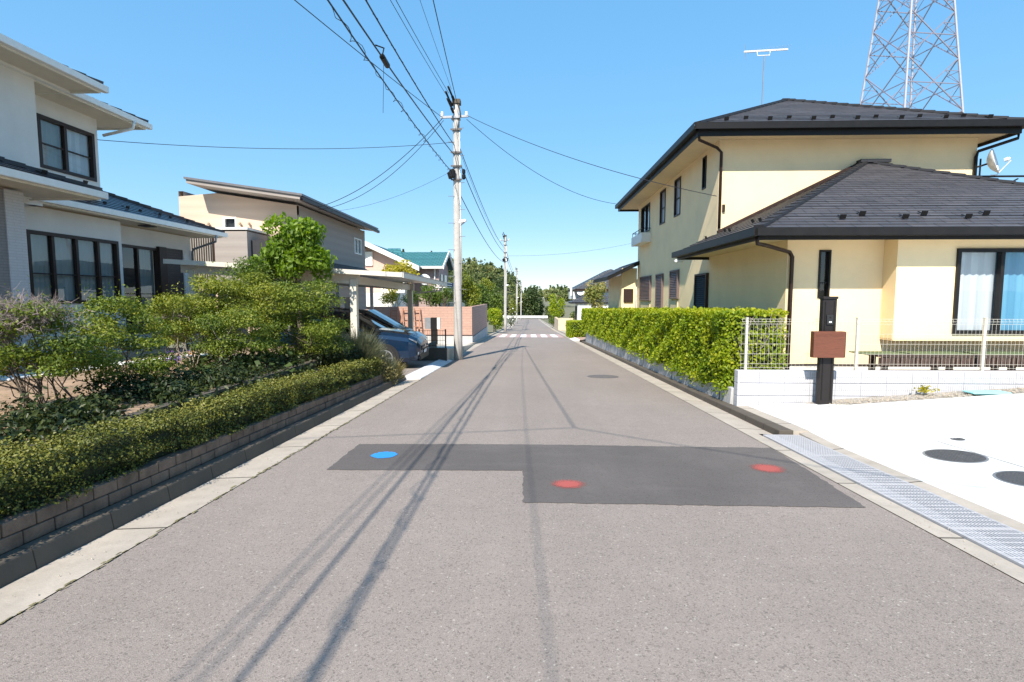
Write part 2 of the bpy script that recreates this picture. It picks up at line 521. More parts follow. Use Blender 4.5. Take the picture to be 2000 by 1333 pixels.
def strip(name, mat, xa, xb, ys, za, zb=None, label=None, kind='structure', parent=None, thick=None, skirt=False):
    """sheet running along the road between xa and xb; za/zb give heights as functions of Y"""
    zb = zb or za
    vs = []; fs = []
    for y in ys:
        vs.append((xa(y) if callable(xa) else xa, y, za(y))); vs.append((xb(y) if callable(xb) else xb, y, zb(y)))
    for i in range(len(ys)-1):
        fs.append((2*i, 2*i+1, 2*i+3, 2*i+2))
    b = MB(); b.add(vs, fs)
    o = b.build(name, mat, parent)
    return tag(o, label, None, None, kind)


def long_solid(b, prof, ys, zf):
    """closed profile [(x, dz)] swept along Y following the height zf"""
    n = len(prof); vs = []; fs = []
    for y in ys:
        for x, dz in prof: vs.append((x, y, zf(y) + dz))
    for i in range(len(ys)-1):
        for k in range(n):
            k2 = (k+1) % n
            fs.append((i*n+k, i*n+k2, (i+1)*n+k2, (i+1)*n+k))
    fs.append(tuple(range(n))[::-1]); fs.append(tuple((len(ys)-1)*n+k for k in range(n)))
    return b.add(vs, fs)


def sub(ys, a, c, step=None):
    r = [a] + [y for y in ys if a < y < c] + [c]
    return r


# big ground sheet out to the horizon
gx = [-900, -400, -200, -120, -70, -40, -25, -16, -8, -3.2, 3.6, 9, 16, 25, 40, 70, 120, 200, 400, 900]
gy = [-300, -120, -60] + YS + [200, 300, 450, 700, 1200, 2500]
b = MB(); vs = []; fs = []
for y in gy:
    for x in gx:
        vs.append((x, y, zr(max(y, -60)) - .12 - (.05 if y > 160 else 0)))
w = len(gx)
for j in range(len(gy)-1):
    for i in range(w-1):
        fs.append((j*w+i, j*w+i+1, (j+1)*w+i+1, (j+1)*w+i))
b.add(vs, fs)
tag(b.build('ground', M['earth']), kind='structure')

strip('road', M['road'], RL, RR, YS, lambda y: zr(y))
strip('cross_road', M['road'], -60, 60, [160, 166], lambda y: zr(y))
# gutters (flat concrete channel each side)
strip('gutter', M['gutter'], -2.93, RL, sub(YS, -15, 12.6), lambda y: zr(y)-.012, lambda y: zr(y)+.006)
strip('gutter', M['gutter'], -2.93, RL, sub(YS, 12.6, 158), lambda y: zr(y)-.012, lambda y: zr(y)+.006)
strip('gutter', M['gutter'], RR, 3.16, sub(YS, 6.9, 158), lambda y: zr(y)+.006, lambda y: zr(y)-.012)
strip('gutter', M['gutter'], RR, 2.95, sub(YS, -15, 6.9), lambda y: zr(y)+.006)
strip('drain_channel', M['wall_conc'], 2.95, 3.41, sub(YS, -15, 6.9), lambda y: zr(y)-.14)
# kerbs
b = MB(); long_solid(b, [(-2.92, -.1), (-2.955, .115), (-3.06, .118), (-3.06, -.1)], sub(YS, -15, 12.65), zr)
tag(b.build('kerb', M['kerb'], bevel=.012), kind='structure')
b = MB(); long_solid(b, [(3.15, -.1), (3.165, .075), (3.34, .078), (3.34, -.1)], sub(YS, 6.75, 32), zr)
tag(b.build('kerb', M['kerb'], bevel=.012), kind='structure')
b = MB(); long_solid(b, [(-2.93, -.1), (-2.95, .10), (-3.10, .10), (-3.10, -.1)], sub(YS, 21, 158), zr)
tag(b.build('kerb', M['gutter']), kind='structure')
b = MB(); long_solid(b, [(3.16, -.1), (3.18, .10), (3.34, .10), (3.34, -.1)], sub(YS, 42, 158), zr)
tag(b.build('kerb', M['gutter']), kind='structure')

# darker asphalt patch (L shaped)
e = .004
b = MB()
def gp(x, y, dz=e): return (x, y, zr(y) + dz)
def patch_poly(pts, dz):
    return [gp(x, y, dz) for x, y in pts]
def ragged(pts, amp=.006, step=.05, seed=1):
    r = random.Random(seed); out = []
    for k in range(len(pts)):
        p = pts[k]; q = pts[(k+1) % len(pts)]; L = math.dist(p, q); n = max(1, int(L/step))
        for i in range(n):
            f = i/n; j = 0 if i == 0 else r.gauss(0, amp)
            out.append((p[0]+(q[0]-p[0])*f - (q[1]-p[1])/L*j, p[1]+(q[1]-p[1])*f + (q[0]-p[0])/L*j))
    return out
outline = ragged([(-1.97, 5.08), (-.05, 5.12), (-.04, 4.22), (2.66, 4.19), (2.74, 5.2), (2.785, 6.13), (-.05, 6.20), (-1.99, 6.15)])
b.add(patch_poly(outline, e), [tuple(range(len(outline)))])
tag(b.build('asphalt_patch', M['patch']), kind='structure')


def spray_mat(name, c, c2, soft, grain):
    """sprayed paint: solid heart, speckled rim fading into the asphalt"""
    m, nt, p = new_mat(name)
    tc = nt.nodes.new('ShaderNodeTexCoord'); co = tc.outputs['Object']
    ln = N(nt, 'ShaderNodeVectorMath', operation='LENGTH'); nt.links.new(co, ln.inputs[0])
    f = noise(nt, grain, 5, .75, co); g = noise(nt, 9, 3, .6, co)
    a = N(nt, 'ShaderNodeMath', operation='MULTIPLY_ADD'); a.inputs[1].default_value = .10; nt.links.new(g, a.inputs[0]); nt.links.new(ln.outputs['Value'], a.inputs[2])
    s = N(nt, 'ShaderNodeMapRange'); s.inputs['From Min'].default_value = .20+soft; s.inputs['From Max'].default_value = .20-soft; nt.links.new(a.outputs[0], s.inputs['Value'])
    f2 = ramp(nt, f, [(.28, 0.), (.72, 1.)])
    d = N(nt, 'ShaderNodeMath', operation='ADD'); nt.links.new(s.outputs[0], d.inputs[0]); nt.links.new(f2 if soft > .05 else f, d.inputs[1])
    al = ramp(nt, d.outputs[0], [(.74, 0.), (1.05, .86)])
    nt.links.new(mix(nt, f, c, c2), p.inputs['Base Color']); p.inputs['Roughness'].default_value = .85
    tr = nt.nodes.new('ShaderNodeBsdfTransparent'); ms = nt.nodes.new('ShaderNodeMixShader')
    nt.links.new(al, ms.inputs[0]); nt.links.new(tr.outputs[0], ms.inputs[1]); nt.links.new(p.outputs[0], ms.inputs[2]); nt.links.new(ms.outputs[0], nt.nodes['Material Output'].inputs[0])
    return m
M['redspray'] = spray_mat('red_spray', (.50, .085, .07), (.34, .10, .085), .12, 70)
M['bluespray'] = spray_mat('blue_spray', (.03, .30, .80), (.02, .24, .66), .012, 60)


def blot(mat, x, y, sx, sy, label):
    b = MB(); n = 32; q = -.038
    b.add([(0, 0, 0)] + [(.26*math.cos(2*math.pi*i/n), .26*math.sin(2*math.pi*i/n), q*sy*.26*math.sin(2*math.pi*i/n)) for i in range(n)], [(0, 1+i, 1+(i+1) % n) for i in range(n)])
    o = b.build('paint_mark', M[mat]); o.location = gp(x, y, .008); o.scale = (sx, sy, 1)
    return tag(o, label, 'paint mark')


blot('bluespray', -1.55, 5.65, .90, .88, 'blue sprayed dot on the dark asphalt patch')
blot('redspray', .36, 4.70, .70, .58, 'red sprayed dot near the inner corner of the asphalt patch')
blot('redspray', 2.37, 5.27, .74, .72, 'red sprayed dot on the asphalt patch beside the steel gratings')

# zebra crossing: faded red bed with white bars
strip('crossing_bed', M['pinkpaint'], -2.45, 2.65, [39.2, 42, 46.2], lambda y: zr(y)+.004, label='faded red band under the zebra crossing')
for i in range(6):
    x = -2.2 + i*.80
    b = MB(); b.add([gp(x, 39.6, .009), gp(x+.44, 39.6, .009), gp(x+.44, 45.8, .009), gp(x, 45.8, .009)], [(0, 1, 2, 3)])
    tag(b.build('crossing_stripe', M['whitepaint']), None, None, 'zebra crossing bars', 'structure')

# moss and dirt caught in the joint between road and left gutter
rg = np.random.default_rng(5)
b = MB()
for _ in range(420):
    y = rg.uniform(1.2, 13); x = RL + rg.normal(0.0, .010); s = rg.uniform(.004, .013)*min(1.4, .4+y*.2); l = s*rg.uniform(1, 3.5)
    b.add([gp(x-s*.5, y-l, .0085), gp(x+s*.5, y-l*.6, .0085), gp(x+s*.4, y+l, .0085), gp(x-s*.5, y+l*.7, .0085)], [(0, 1, 2, 3)])
M['moss'] = plain('moss', (.20, .175, .09), .95, var=.5, vscale=30)
tag(b.build('joint_moss', M['moss']), 'dry moss and grit caught in the joint between road and gutter', kind='stuff')
b = MB()
for _ in range(420):
    if rg.random() < .6: x = rg.uniform(2.80, 3.12); y = rg.uniform(2.5, 18)
    else: x = rg.uniform(-2.90, -2.62); y = rg.uniform(2, 13)
    s = rg.uniform(.002, .0055); z = zr(y)+.008
    b.add([(x-s, y-s, z), (x+s, y-s*.8, z), (x+s*.7, y+s, z), (x-s, y+s, z), (x, y, z+s*1.3)], [(0, 1, 4), (1, 2, 4), (2, 3, 4), (3, 0, 4)])
M['grit'] = plain('grit', (.36, .31, .25), .95, var=.5, vscale=60)
tag(b.build('gravel_grit', M['grit']), 'loose grit lying along the concrete gutters', kind='stuff')

# ------------------------------------------------------------------ foliage helpers
def leaf_arrays(P, L, rng, up=.4, wid=.55, out=None, droop=0.0):
    """one folded diamond per point"""
    P = np.asarray(P, float); n = len(P)
    L = L * rng.uniform(.65, 1.3, n)[:, None] if np.isscalar(L) else (np.asarray(L)*rng.uniform(.65, 1.3, n))[:, None]
    nv = rng.normal(size=(n, 3))
    nv /= np.linalg.norm(nv, axis=1, keepdims=True) + 1e-9
    nv = nv*(1-up) + np.array((0, 0, up))
    if out is not None: nv = nv + out*.5
    nv /= np.linalg.norm(nv, axis=1, keepdims=True) + 1e-9
    t = np.cross(nv, rng.normal(size=(n, 3)))
    t /= np.linalg.norm(t, axis=1, keepdims=True) + 1e-9
    if droop:
        t = t + np.array((0, 0, -droop)); t /= np.linalg.norm(t, axis=1, keepdims=True)
    bt = np.cross(nv, t); bt /= np.linalg.norm(bt, axis=1, keepdims=True) + 1e-9
    w = L*wid*.5
    a = P - t*L*.5; c = P + t*L*.5
    l = P - bt*w + nv*w*.35 - t*L*.05; r = P + bt*w + nv*w*.35 - t*L*.05
    return np.stack([a, l, c, r], 1).reshape(-1, 3)


def foliage(name, mat, P, L, rng, parent=None, up=.4, wid=.55, out=None, droop=0.0, tint=None, fold=True):
    V = leaf_arrays(P, L, rng, up, wid, out, droop)
    n = len(P)
    if parent is not None: V = V - BASE[parent.name]
    me = bpy.data.meshes.new(name)
    me.vertices.add(4*n); me.vertices.foreach_set('co', V.ravel().astype(np.float32))
    q = np.arange(4*n).reshape(-1, 4)
    tri = np.concatenate([q[:, [0, 1, 2]], q[:, [0, 2, 3]]], 1).reshape(-1)
    me.loops.add(6*n); me.loops.foreach_set('vertex_index', tri.astype(np.int32))
    me.polygons.add(2*n)
    me.polygons.foreach_set('loop_start', np.arange(0, 6*n, 3, dtype=np.int32))
    me.polygons.foreach_set('loop_total', np.full(2*n, 3, dtype=np.int32))
    at = me.attributes.new('tint', 'FLOAT', 'FACE')
    tv = rng.random(n) if tint is None else np.clip(tint + rng.normal(0, .17, n), 0, 1)
    at.data.foreach_set('value', np.repeat(tv, 2).astype(np.float32))
    me.materials.append(mat)
    me.update(calc_edges=True); me.validate()
    o = bpy.data.objects.new(name, me); COL.objects.link(o)
    if parent is not None: o.parent = parent
    BASE[o.name] = BASE[parent.name] if parent is not None else np.zeros(3)
    return o


def blob_pts(rng, clumps, n, shell=.55):
    """points in ellipsoid clumps (cx,cy,cz,rx,ry,rz), denser near the skin; also a per-clump tint"""
    C = np.array(clumps, float); vol = C[:, 3]*C[:, 4]*C[:, 5]
    pr = vol**.75; pr /= pr.sum()
    k = rng.choice(len(C), n, p=pr)
    d = rng.normal(size=(n, 3)); d /= np.linalg.norm(d, axis=1, keepdims=True)
    rad = shell + (1.02-shell)*rng.random(n)**.7
    rad *= 1 + .10*np.sin(7*d[:, 0]+k) * np.sin(6*d[:, 1]+2*k)
    P = C[k, :3] + d*C[k, 3:]*rad[:, None]
    ct = rng.uniform(.25, .75, len(C))
    return P, ct[k], d


def limb(b, a, c, r0, r1, rng, seg=6, wob=.06, n=5):
    a = np.array(a, float); c = np.array(c, float); L = np.linalg.norm(c-a)
    pts = [a + (c-a)*i/(n-1) + (rng.normal(0, wob*L, 3) if 0 < i < n-1 else 0) for i in range(n)]
    b.tube(pts, [r0 + (r1-r0)*i/(n-1) for i in range(n)], seg)
    return pts


def shrub(name, base, clumps, n, L, mat, seed, label, cat='shrub', group=None, stems=5, stem_r=.018, bark='bark', up=.4, wid=.5, droop=0, twigs=None, shell=.45, sway=.12):
    rng = np.random.default_rng(seed)
    root = empty(name, base, label, cat, group)
    b = MB()
    cl = sorted(clumps, key=lambda c: -c[3]*c[4])
    for i in range(stems):
        c = cl[i % len(cl)]
        tip = np.array(c[:3]) + rng.normal(0, .25, 3)*np.array(c[3:])
        st = np.array(base) + np.array([rng.normal(0, sway*.5), rng.normal(0, sway*.5), -.03])
        pts = limb(b, st, tip, stem_r*rng.uniform(.7, 1.2), stem_r*.22, rng)
        for _ in range(3):
            p = pts[rng.integers(1, len(pts)-1)]
            q = np.array(cl[rng.integers(len(cl))][:3]) + rng.normal(0, .5, 3)*np.array(cl[rng.integers(len(cl))][3:])
            q = p + (q-p)*min(1, .5/max(.1, np.linalg.norm(q-p)))*rng.uniform(.6, 1.2)
            limb(b, p, q, stem_r*.45, stem_r*.12, rng, 5, n=4)
    b.build('stem', M[bark], root, smooth=True)
    P, t, d = blob_pts(rng, clumps, n, shell)
    P += rng.normal(0, .014, P.shape)                       # loose, uneven surface
    k = rng.random(n) < .07                                 # new shoots standing out of the tiers
    s0 = rng.integers(0, max(2, n//45), n); an = rng.normal(0, .5, (n//45+2, 3)); an[:, 2] = np.abs(an[:, 2]) + .9
    P[k] += (an[s0[k]] * rng.uniform(.02, .15, (k.sum(), 1)))
    foliage('foliage', M[mat], P, L, rng, root, up, wid, d, droop, t)
    if twigs:
        b = MB()
        for (cx, cy, cz, rx, ry, rz, k) in twigs:
            for _ in range(k):
                p = np.array((cx, cy, cz)) + rng.normal(0, .4, 3)*np.array((rx, ry, rz)) - np.array((0, 0, rz*.3))
                d = nrm(rng.normal(0, .8, 3) + np.array((0, 0, .8)))
                q = p + d*rng.uniform(.07, .19)
                limb(b, p, q, .0032, .001, rng, 3, .08, 4)
                for _ in range(3):
                    u = p + (q-p)*rng.uniform(.3, .9)
                    limb(b, u, u + nrm(rng.normal(0, .8, 3) + d)*rng.uniform(.05, .13), .0018, .0007, rng, 3, .05, 3)
        b.build('dead_twigs', M['twig'], root, label='bare greyish purple twigs')
    return root


def broadleaf(name, base, h, crown, n, L, mat, seed, label, cat='tree', group=None, trunk_r=.09, bark='bark', up=.3, wid=.55, droop=0.0, shell=.5, nl=7):
    """tree: tapered trunk, limbs, crown of leaf-sized faces"""
    rng = np.random.default_rng(seed)
    root = empty(name, base, label, cat, group)
    b = MB(); base = np.array(base, float)
    fork = base + np.array((0, 0, h*.45))
    pts = limb(b, base - np.array((0, 0, .05)), fork, trunk_r, trunk_r*.7, rng, 8, .02, 5)
    for i in range(nl):
        c = crown[i % len(crown)]
        limb(b, pts[-1 - (i % 2)], np.array(c[:3]) + rng.normal(0, .3, 3)*np.array(c[3:]), trunk_r*.45, trunk_r*.1, rng, 6, .05, 5)
    b.build('trunk', M[bark], root, smooth=True)
    P, t, d = blob_pts(rng, crown, n, shell)
    foliage('crown', M[mat], P, L, rng, root, up, wid, d, droop, t)
    return root


def auto_crown(rng, c, r, k, squash=1.0):
    """k overlapping clumps filling a sphere of radius r about c"""
    out = []
    for i in range(k):
        d = rng.normal(size=3); d /= np.linalg.norm(d); d[2] *= squash
        q = rng.uniform(.35, .75); s = r*rng.uniform(.32, .52)
        out.append((c[0]+d[0]*r*q, c[1]+d[1]*r*q, c[2]+d[2]*r*q, s, s, s*.85*max(.6, squash)))
    return out


def hedge(name, x0, x1, ys, zbot, ztop, mat, dens, L, seed, label, side=+1, rough=.05, group=None, core=True, cut=None, skirt=.0, ins=.09, deep=.06):
    """clipped hedge along the road: leaves over its front, top, back and ends around an added solid dark core that blocks light. dens/L are functions of Y."""
    rng = np.random.default_rng(seed)
    y0, y1 = ys[0], ys[-1]
    root = empty(name, ((x0+x1)/2, (y0+y1)/2, zbot((y0+y1)/2)), label, 'hedge', group)
    P = []; O = []; LL = []
    nseg = max(1, int((y1-y0)/.5))
    for i in range(nseg):
        a = y0 + (y1-y0)*i/nseg; c = y0 + (y1-y0)*(i+1)/nseg; m = (a+c)/2
        h = ztop(m) - zbot(m); dn = dens(m); w = x1-x0
        for face, area in (('f', h), ('t', w), ('b', h*.35)):
            k = int(dn*area*(c-a))
            y = rng.uniform(a, c, k); s = rng.random(k)
            dep = -np.abs(rng.normal(0, deep, k)) + rng.normal(0, rough*.4, k)
            zt = np.array([ztop(v) for v in y]); zb = np.array([zbot(v) for v in y])
            und = rough*(np.sin(y*9.1+seed)*.5 + np.sin(y*3.7+2*s*6)*.5 + np.sin(s*11+y*2.3)*.4)
            if face == 't':
                p = np.stack([x0 + w*s, y, zt + dep + und*.6], 1); o = np.tile((0, 0, 1.), (k, 1))
            else:
                sg = (1 if side > 0 else -1) * (1 if face == 'f' else -1)
                xf = (x0 if sg > 0 else x1)
                p = np.stack([xf - sg*(dep + und), y, zb - skirt*rng.random(k)**3*(face == 'f') + (zt-zb)*s], 1); o = np.tile((-sg, 0, .3), (k, 1))
            P.append(p); O.append(o); LL.append(np.full(k, L(m)))
    for yy, sg in ((y0, -1), (y1, 1)):
        k = int(dens(yy)*(x1-x0)*(ztop(yy)-zbot(yy)))
        s = rng.random(k); t = rng.random(k)
        P.append(np.stack([x0+(x1-x0)*s, yy + sg*(-np.abs(rng.normal(0, .05, k)) + rng.normal(0, rough*.5, k)), zbot(yy)+(ztop(yy)-zbot(yy))*t], 1))
        O.append(np.tile((0, sg, .3), (k, 1))); LL.append(np.full(k, L(yy)))
    P = np.concatenate(P); O = np.concatenate(O); LL = np.concatenate(LL)
    tint = .5 + .22*np.sin(P[:, 1]*2.3+P[:, 2]*5) * np.sin(P[:, 1]*5.1+P[:, 0]*4+1) + .28*np.clip((O[:, 2] > .9), 0, 1)  # top leaves tinted lighter, light from above put into their colour
    if cut is not None:
        keep = ~cut(P); P, O, LL, tint = P[keep], O[keep], LL[keep], tint[keep]
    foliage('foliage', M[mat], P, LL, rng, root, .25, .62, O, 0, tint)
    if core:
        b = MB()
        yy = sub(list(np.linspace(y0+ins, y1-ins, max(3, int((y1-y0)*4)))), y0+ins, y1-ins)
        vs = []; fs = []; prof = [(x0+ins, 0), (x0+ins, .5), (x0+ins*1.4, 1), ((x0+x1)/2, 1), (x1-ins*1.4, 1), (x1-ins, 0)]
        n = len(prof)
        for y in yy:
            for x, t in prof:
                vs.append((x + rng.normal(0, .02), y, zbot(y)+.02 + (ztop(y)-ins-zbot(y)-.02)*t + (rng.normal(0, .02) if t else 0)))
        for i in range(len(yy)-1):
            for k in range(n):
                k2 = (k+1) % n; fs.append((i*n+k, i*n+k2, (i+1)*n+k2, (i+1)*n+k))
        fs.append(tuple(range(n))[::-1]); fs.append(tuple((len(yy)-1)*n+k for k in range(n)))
        b.add(vs, fs); b.build('light_blocking_core', M['darkcore'], root, smooth=True)  # solid dark core, added to stop light passing through the hedge
    return root


# ------------------------------------------------------------------ building helpers
def P3(ax, u, v, d, c, s):
    """point on a wall plane: ax 'y' -> plane Y=c, u along X; ax 'x' -> plane X=c, u along Y. d = depth inwards (direction s)"""
    return (u, c + s*d, v) if ax == 'y' else (c + s*d, u, v)


def wbox(b, ax, c, s, u0, u1, v0, v1, d0, d1):
    p = P3(ax, u0, v0, d0, c, s); q = P3(ax, u1, v1, d1, c, s)
    return b.box(*p, *q)


def wall_panel(b, ax, c, s, u0, u1, v0, v1, holes=(), th=.18, caps=False):
    """wall sheet of real thickness with openings; uv in metres"""
    us = sorted({u0, u1} | {h[0] for h in holes} | {h[1] for h in holes}); vs_ = sorted({v0, v1} | {h[2] for h in holes} | {h[3] for h in holes})
    full = {}
    for i in range(len(us)-1):
        for j in range(len(vs_)-1):
            mu = (us[i]+us[i+1])/2; mv = (vs_[j]+vs_[j+1])/2
            full[i, j] = not any(h[0] < mu < h[1] and h[2] < mv < h[3] for h in holes)
    def q(pts):
        vv = [P3(ax, u, v, d, c, s) for u, v, d in pts]
        b.add(vv, [(0, 1, 2, 3)], [[(u + d, v) for u, v, d in pts]])
    for (i, j), f in full.items():
        if not f: continue
        a, e, lo, hi = us[i], us[i+1], vs_[j], vs_[j+1]
        q([(a, lo, 0), (e, lo, 0), (e, hi, 0), (a, hi, 0)])
        q([(a, lo, th), (a, hi, th), (e, hi, th), (e, lo, th)])
        if not full.get((i-1, j)) and (i > 0 or caps): q([(a, lo, 0), (a, hi, 0), (a, hi, th), (a, lo, th)])
        if not full.get((i+1, j)) and (i < len(us)-2 or caps): q([(e, lo, 0), (e, lo, th), (e, hi, th), (e, hi, 0)])
        if not full.get((i, j-1)): q([(a, lo, 0), (a, lo, th), (e, lo, th), (e, lo, 0)])
        if not full.get((i, j+1)): q([(a, hi, 0), (e, hi, 0), (e, hi, th), (a, hi, th)])
    return b


def window(parent, ax, c, s, u0, u1, v0, v1, frame='black', fw=.05, mull=(), rails=(), back='room', glass='glass', proud=.025, depth=.09, back2=None, backd=.05, label=None, mw=None):
    """window part: frame with mullions and rails; sub-parts pane and curtain"""
    b = MB(); mw = mw or fw
    wbox(b, ax, c, s, u0, u1, v0, v0+fw, -proud, depth); wbox(b, ax, c, s, u0, u1, v1-fw, v1, -proud, depth)
    wbox(b, ax, c, s, u0, u0+fw, v0+fw, v1-fw, -proud, depth); wbox(b, ax, c, s, u1-fw, u1, v0+fw, v1-fw, -proud, depth)
    for m in mull:
        x = u0 + (u1-u0)*m; wbox(b, ax, c, s, x-mw/2, x+mw/2, v0+fw, v1-fw, -proud*.3, depth-.012)
    for r in rails:
        z = v0 + (v1-v0)*r; wbox(b, ax, c, s, u0+fw, u1-fw, z-.012, z+.012, .012, depth-.02)
    f = b.build('window', M[frame], parent, label=label)
    g = MB(); g.add([P3(ax, u, v, .045, c, s) for u, v in ((u0+fw*.8, v0+fw*.8), (u1-fw*.8, v0+fw*.8), (u1-fw*.8, v1-fw*.8), (u0+fw*.8, v1-fw*.8))], [(0, 1, 2, 3)])
    g.build('pane', M[glass], f)
    def cur(a, e, mt, nm):
        k = MB(); n = max(4, int((e-a)/.035)); vs = []; fs = []
        for i in range(n+1):
            u = a + (e-a)*i/n; d = depth + backd + .014*math.sin(i*1.9) * (0 if mt == 'room' else 1)
            vs += [P3(ax, u, v0+.01, d, c, s), P3(ax, u, v1-.01, d, c, s)]
        for i in range(n): fs.append((2*i, 2*i+2, 2*i+3, 2*i+1))
        k.add(vs, fs); k.build(nm, M[mt], f, smooth=True)
    if back2:
        x = u0 + (u1-u0)*back2[0]
        cur(u0+.01, x, back, 'curtain' if back != 'room' else 'dark_interior'); cur(x, u1-.01, back2[1], 'curtain')
    else:
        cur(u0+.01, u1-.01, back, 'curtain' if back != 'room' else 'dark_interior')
    return f


def roof_plane(b, A, B, C, D, row=.2, lift=.014):
    """sloping roof face with real courses. A,B: eave ends; C above B, D above A"""
    A, B, C, D = [np.array(p, float) for p in (A, B, C, D)]
    nn = nrm(np.cross(B-A, ((C+D)/2 - (A+B)/2)))
    if nn[2] < 0: nn = -nn
    e = nrm(B-A); L = np.linalg.norm((C+D)/2 - (A+B)/2); sl = nrm(((C+D)/2 - (A+B)/2) - e*(((C+D)/2 - (A+B)/2) @ e)); H = ((C+D)/2 - A) @ sl
    n = max(1, int(round(H/row)))
    for i in range(n):
        t0 = i/n; t1 = (i+1)/n
        l0 = A+(D-A)*t0; r0 = B+(C-B)*t0; l1 = A+(D-A)*t1; r1 = B+(C-B)*t1
        uv = lambda p: ((p-A) @ e, (p-A) @ sl)
        b.add([l0+nn*lift, r0+nn*lift, r1, l1], [(0, 1, 2, 3)], [[uv(l0), uv(r0), uv(r1), uv(l1)]])
        b.add([l0, r0, r0+nn*lift, l0+nn*lift], [(0, 1, 2, 3)], [[uv(l0)]*4])
    return b


def hip_cap(b, a, c, w=.16, h=.05, step=.28):
    """overlapping ridge caps from a up to c"""
    a = np.array(a, float); c = np.array(c, float); L = np.linalg.norm(c-a); n = max(1, int(L/step)); d = (c-a)/n
    for i in range(n):
        p = a + d*i; q = p + d*1.06
        b.bar(p + np.array((0, 0, .030)), q + np.array((0, 0, .008)), w, h)
    return b


def pipe(parent, pts, r=.035, mat='brown', name='downpipe', seg=8):
    b = MB(); b.tube(pts, r, seg); return b.build(name, M[mat], parent, smooth=True)


def gutter_run(b, a, c, w=.11, h=.12, th=.012):
    """open box gutter between two eave points (top outer line)"""
    a = np.array(a, float); c = np.array(c, float); d = nrm(c-a); r = nrm(np.cross(d, (0, 0, 1)))
    for off, ww, hh, z in ((0, th, h, -h/2), (w, th, h, -h/2)):
        b.bar(a + r*off + np.array((0, 0, z)), c + r*off + np.array((0, 0, z)), ww, hh)
    b.bar(a + r*w/2 + np.array((0, 0, -h)), c + r*w/2 + np.array((0, 0, -h)), w, th)
    return b


def snow_guard(parent, p, up, mat='black'):
    b = MB(); p = np.array(p, float); up = nrm(up); s = nrm(np.cross(up, (0, 0, 1)))
    n = nrm(np.cross(s, up)); n = n if n[2] > 0 else -n
    b.bar(p - s*.05 + n*.03, p + s*.05 + n*.03, .016, .075, up=n)
    b.bar(p + n*.008, p + up*.16 + n*.008, .03, .008, up=n)
    return b.build('snow_guard', M[mat], parent)

# ================================================================== right side
# concrete parking pad, rising gently away from the road
def zpad(x, y):
    t = max(0, min(1, (x-3.54)/4.2))
    k = max(0, min(1, (y-6.2)/.8))
    return (zr(y)+.03+.045*k)*(1-t) + .055*t


b = MB(); long_solid(b, [(3.40, -.15), (3.41, -.012), (3.54, .002), (3.54, -.15)], sub(YS, -15, 6.76), lambda y: zpad(3.54, y))
tag(b.build('kerb', M['gutter'], bevel=.006), kind='structure')
b = MB(); vs = []; fs = []
px_ = [3.535, 4.2, 4.9, 5.6, 6.4, 7.2, 8.2, 10, 14, 20]
py_ = [-14, -8, -4, -2, 0, 1, 2, 3, 4, 5, 6, 7, 7.6]
def pyf(x): return 8.28 if x < 4.7 else 8.28
for y in py_ + ['e']:
    for x in px_:
        yy = (8.22 + .03*min(3.5, max(0, x-4.6))) if y == 'e' else y
        if y == 'e' and x < 4.4: yy = 8.62
        vs.append((x, yy, zpad(x, yy)))
w = len(px_)
for j in range(len(py_)):
    for i in range(w-1): fs.append((j*w+i, j*w+i+1, (j+1)*w+i+1, (j+1)*w+i))
b.add(vs, fs)
tag(b.build('driveway', M['pad']), kind='structure')
# expansion joint lines of the pad (thin dark strips)
M['jointline'] = plain('joint_filler', (.30, .29, .27), .9)
b = MB()
def padline(p, q, wd=.012, n=16):
    p = np.array(p); q = np.array(q); d = nrm(np.append(q-p, 0)); nn = np.array((-d[1], d[0]))
    for i in range(n):
        a = p+(q-p)*i/n; c = p+(q-p)*(i+1)/n
        pts = [a-nn*wd/2, c-nn*wd/2, c+nn*wd/2, a+nn*wd/2]
        b.add([(u[0], u[1], zpad(u[0], u[1])+.004) for u in pts], [(0, 1, 2, 3)])
long_solid(b, [(3.338, -.1), (3.338, .074), (3.534, .074), (3.534, -.1)], [6.752, 7.5, 8.645], zr)
tag(b.build('kerb', M['gutter']), kind='structure'); b = MB()
padline((4.55, 8.2), (4.78, 2.0)); padline((4.55, 8.2), (4.9, 8.2), .01, 4)
tag(b.build('pad_joint', M['jointline']), kind='structure')
# gravel along the block wall and yard soil behind it
b = MB(); vs = []; fs = []
xs = [4.40, 4.7, 5.2, 6, 7, 8, 9, 11, 14, 20]
for x in xs: vs += [(x, 8.1, zpad(x, 8.1)-.03), (x, 8.66, zpad(x, 8.62)+(.015 if x > 4.6 else -.02))]
for i in range(len(xs)-1): fs.append((2*i, 2*i+2, 2*i+3, 2*i+1))
b.add(vs, fs); tag(b.build('gravel_strip', M['gravel']), kind='structure')
rg = np.random.default_rng(77); b = MB()
for _ in range(900):
    x = rg.uniform(4.65, 9.5); y = rg.uniform(8.24 + .03*min(3.5, x-4.6), 8.64); s = rg.uniform(.006, .016); z = zpad(x, y) + .004
    b.add([(x-s, y-s, z), (x+s, y-s*.8, z), (x+s*.7, y+s, z), (x-s, y+s, z), (x, y, z+s*1.2)], [(0, 1, 4), (1, 2, 4), (2, 3, 4), (3, 0, 4)])
tag(b.build('gravel', M['grit']), 'loose gravel at the foot of the block wall', kind='stuff')
b = MB(); vs = []; fs = []
for y in (8.7, 13, 20, 31): vs += [(3.4, y, zr(y)*.55+.10), (30, y, .05 if y < 20 else -.4)]
for i in range(3): fs.append((2*i, 2*i+1, 2*i+3, 2*i+2))
b.add(vs, fs); tag(b.build('yard_soil', M['soil']), kind='structure')

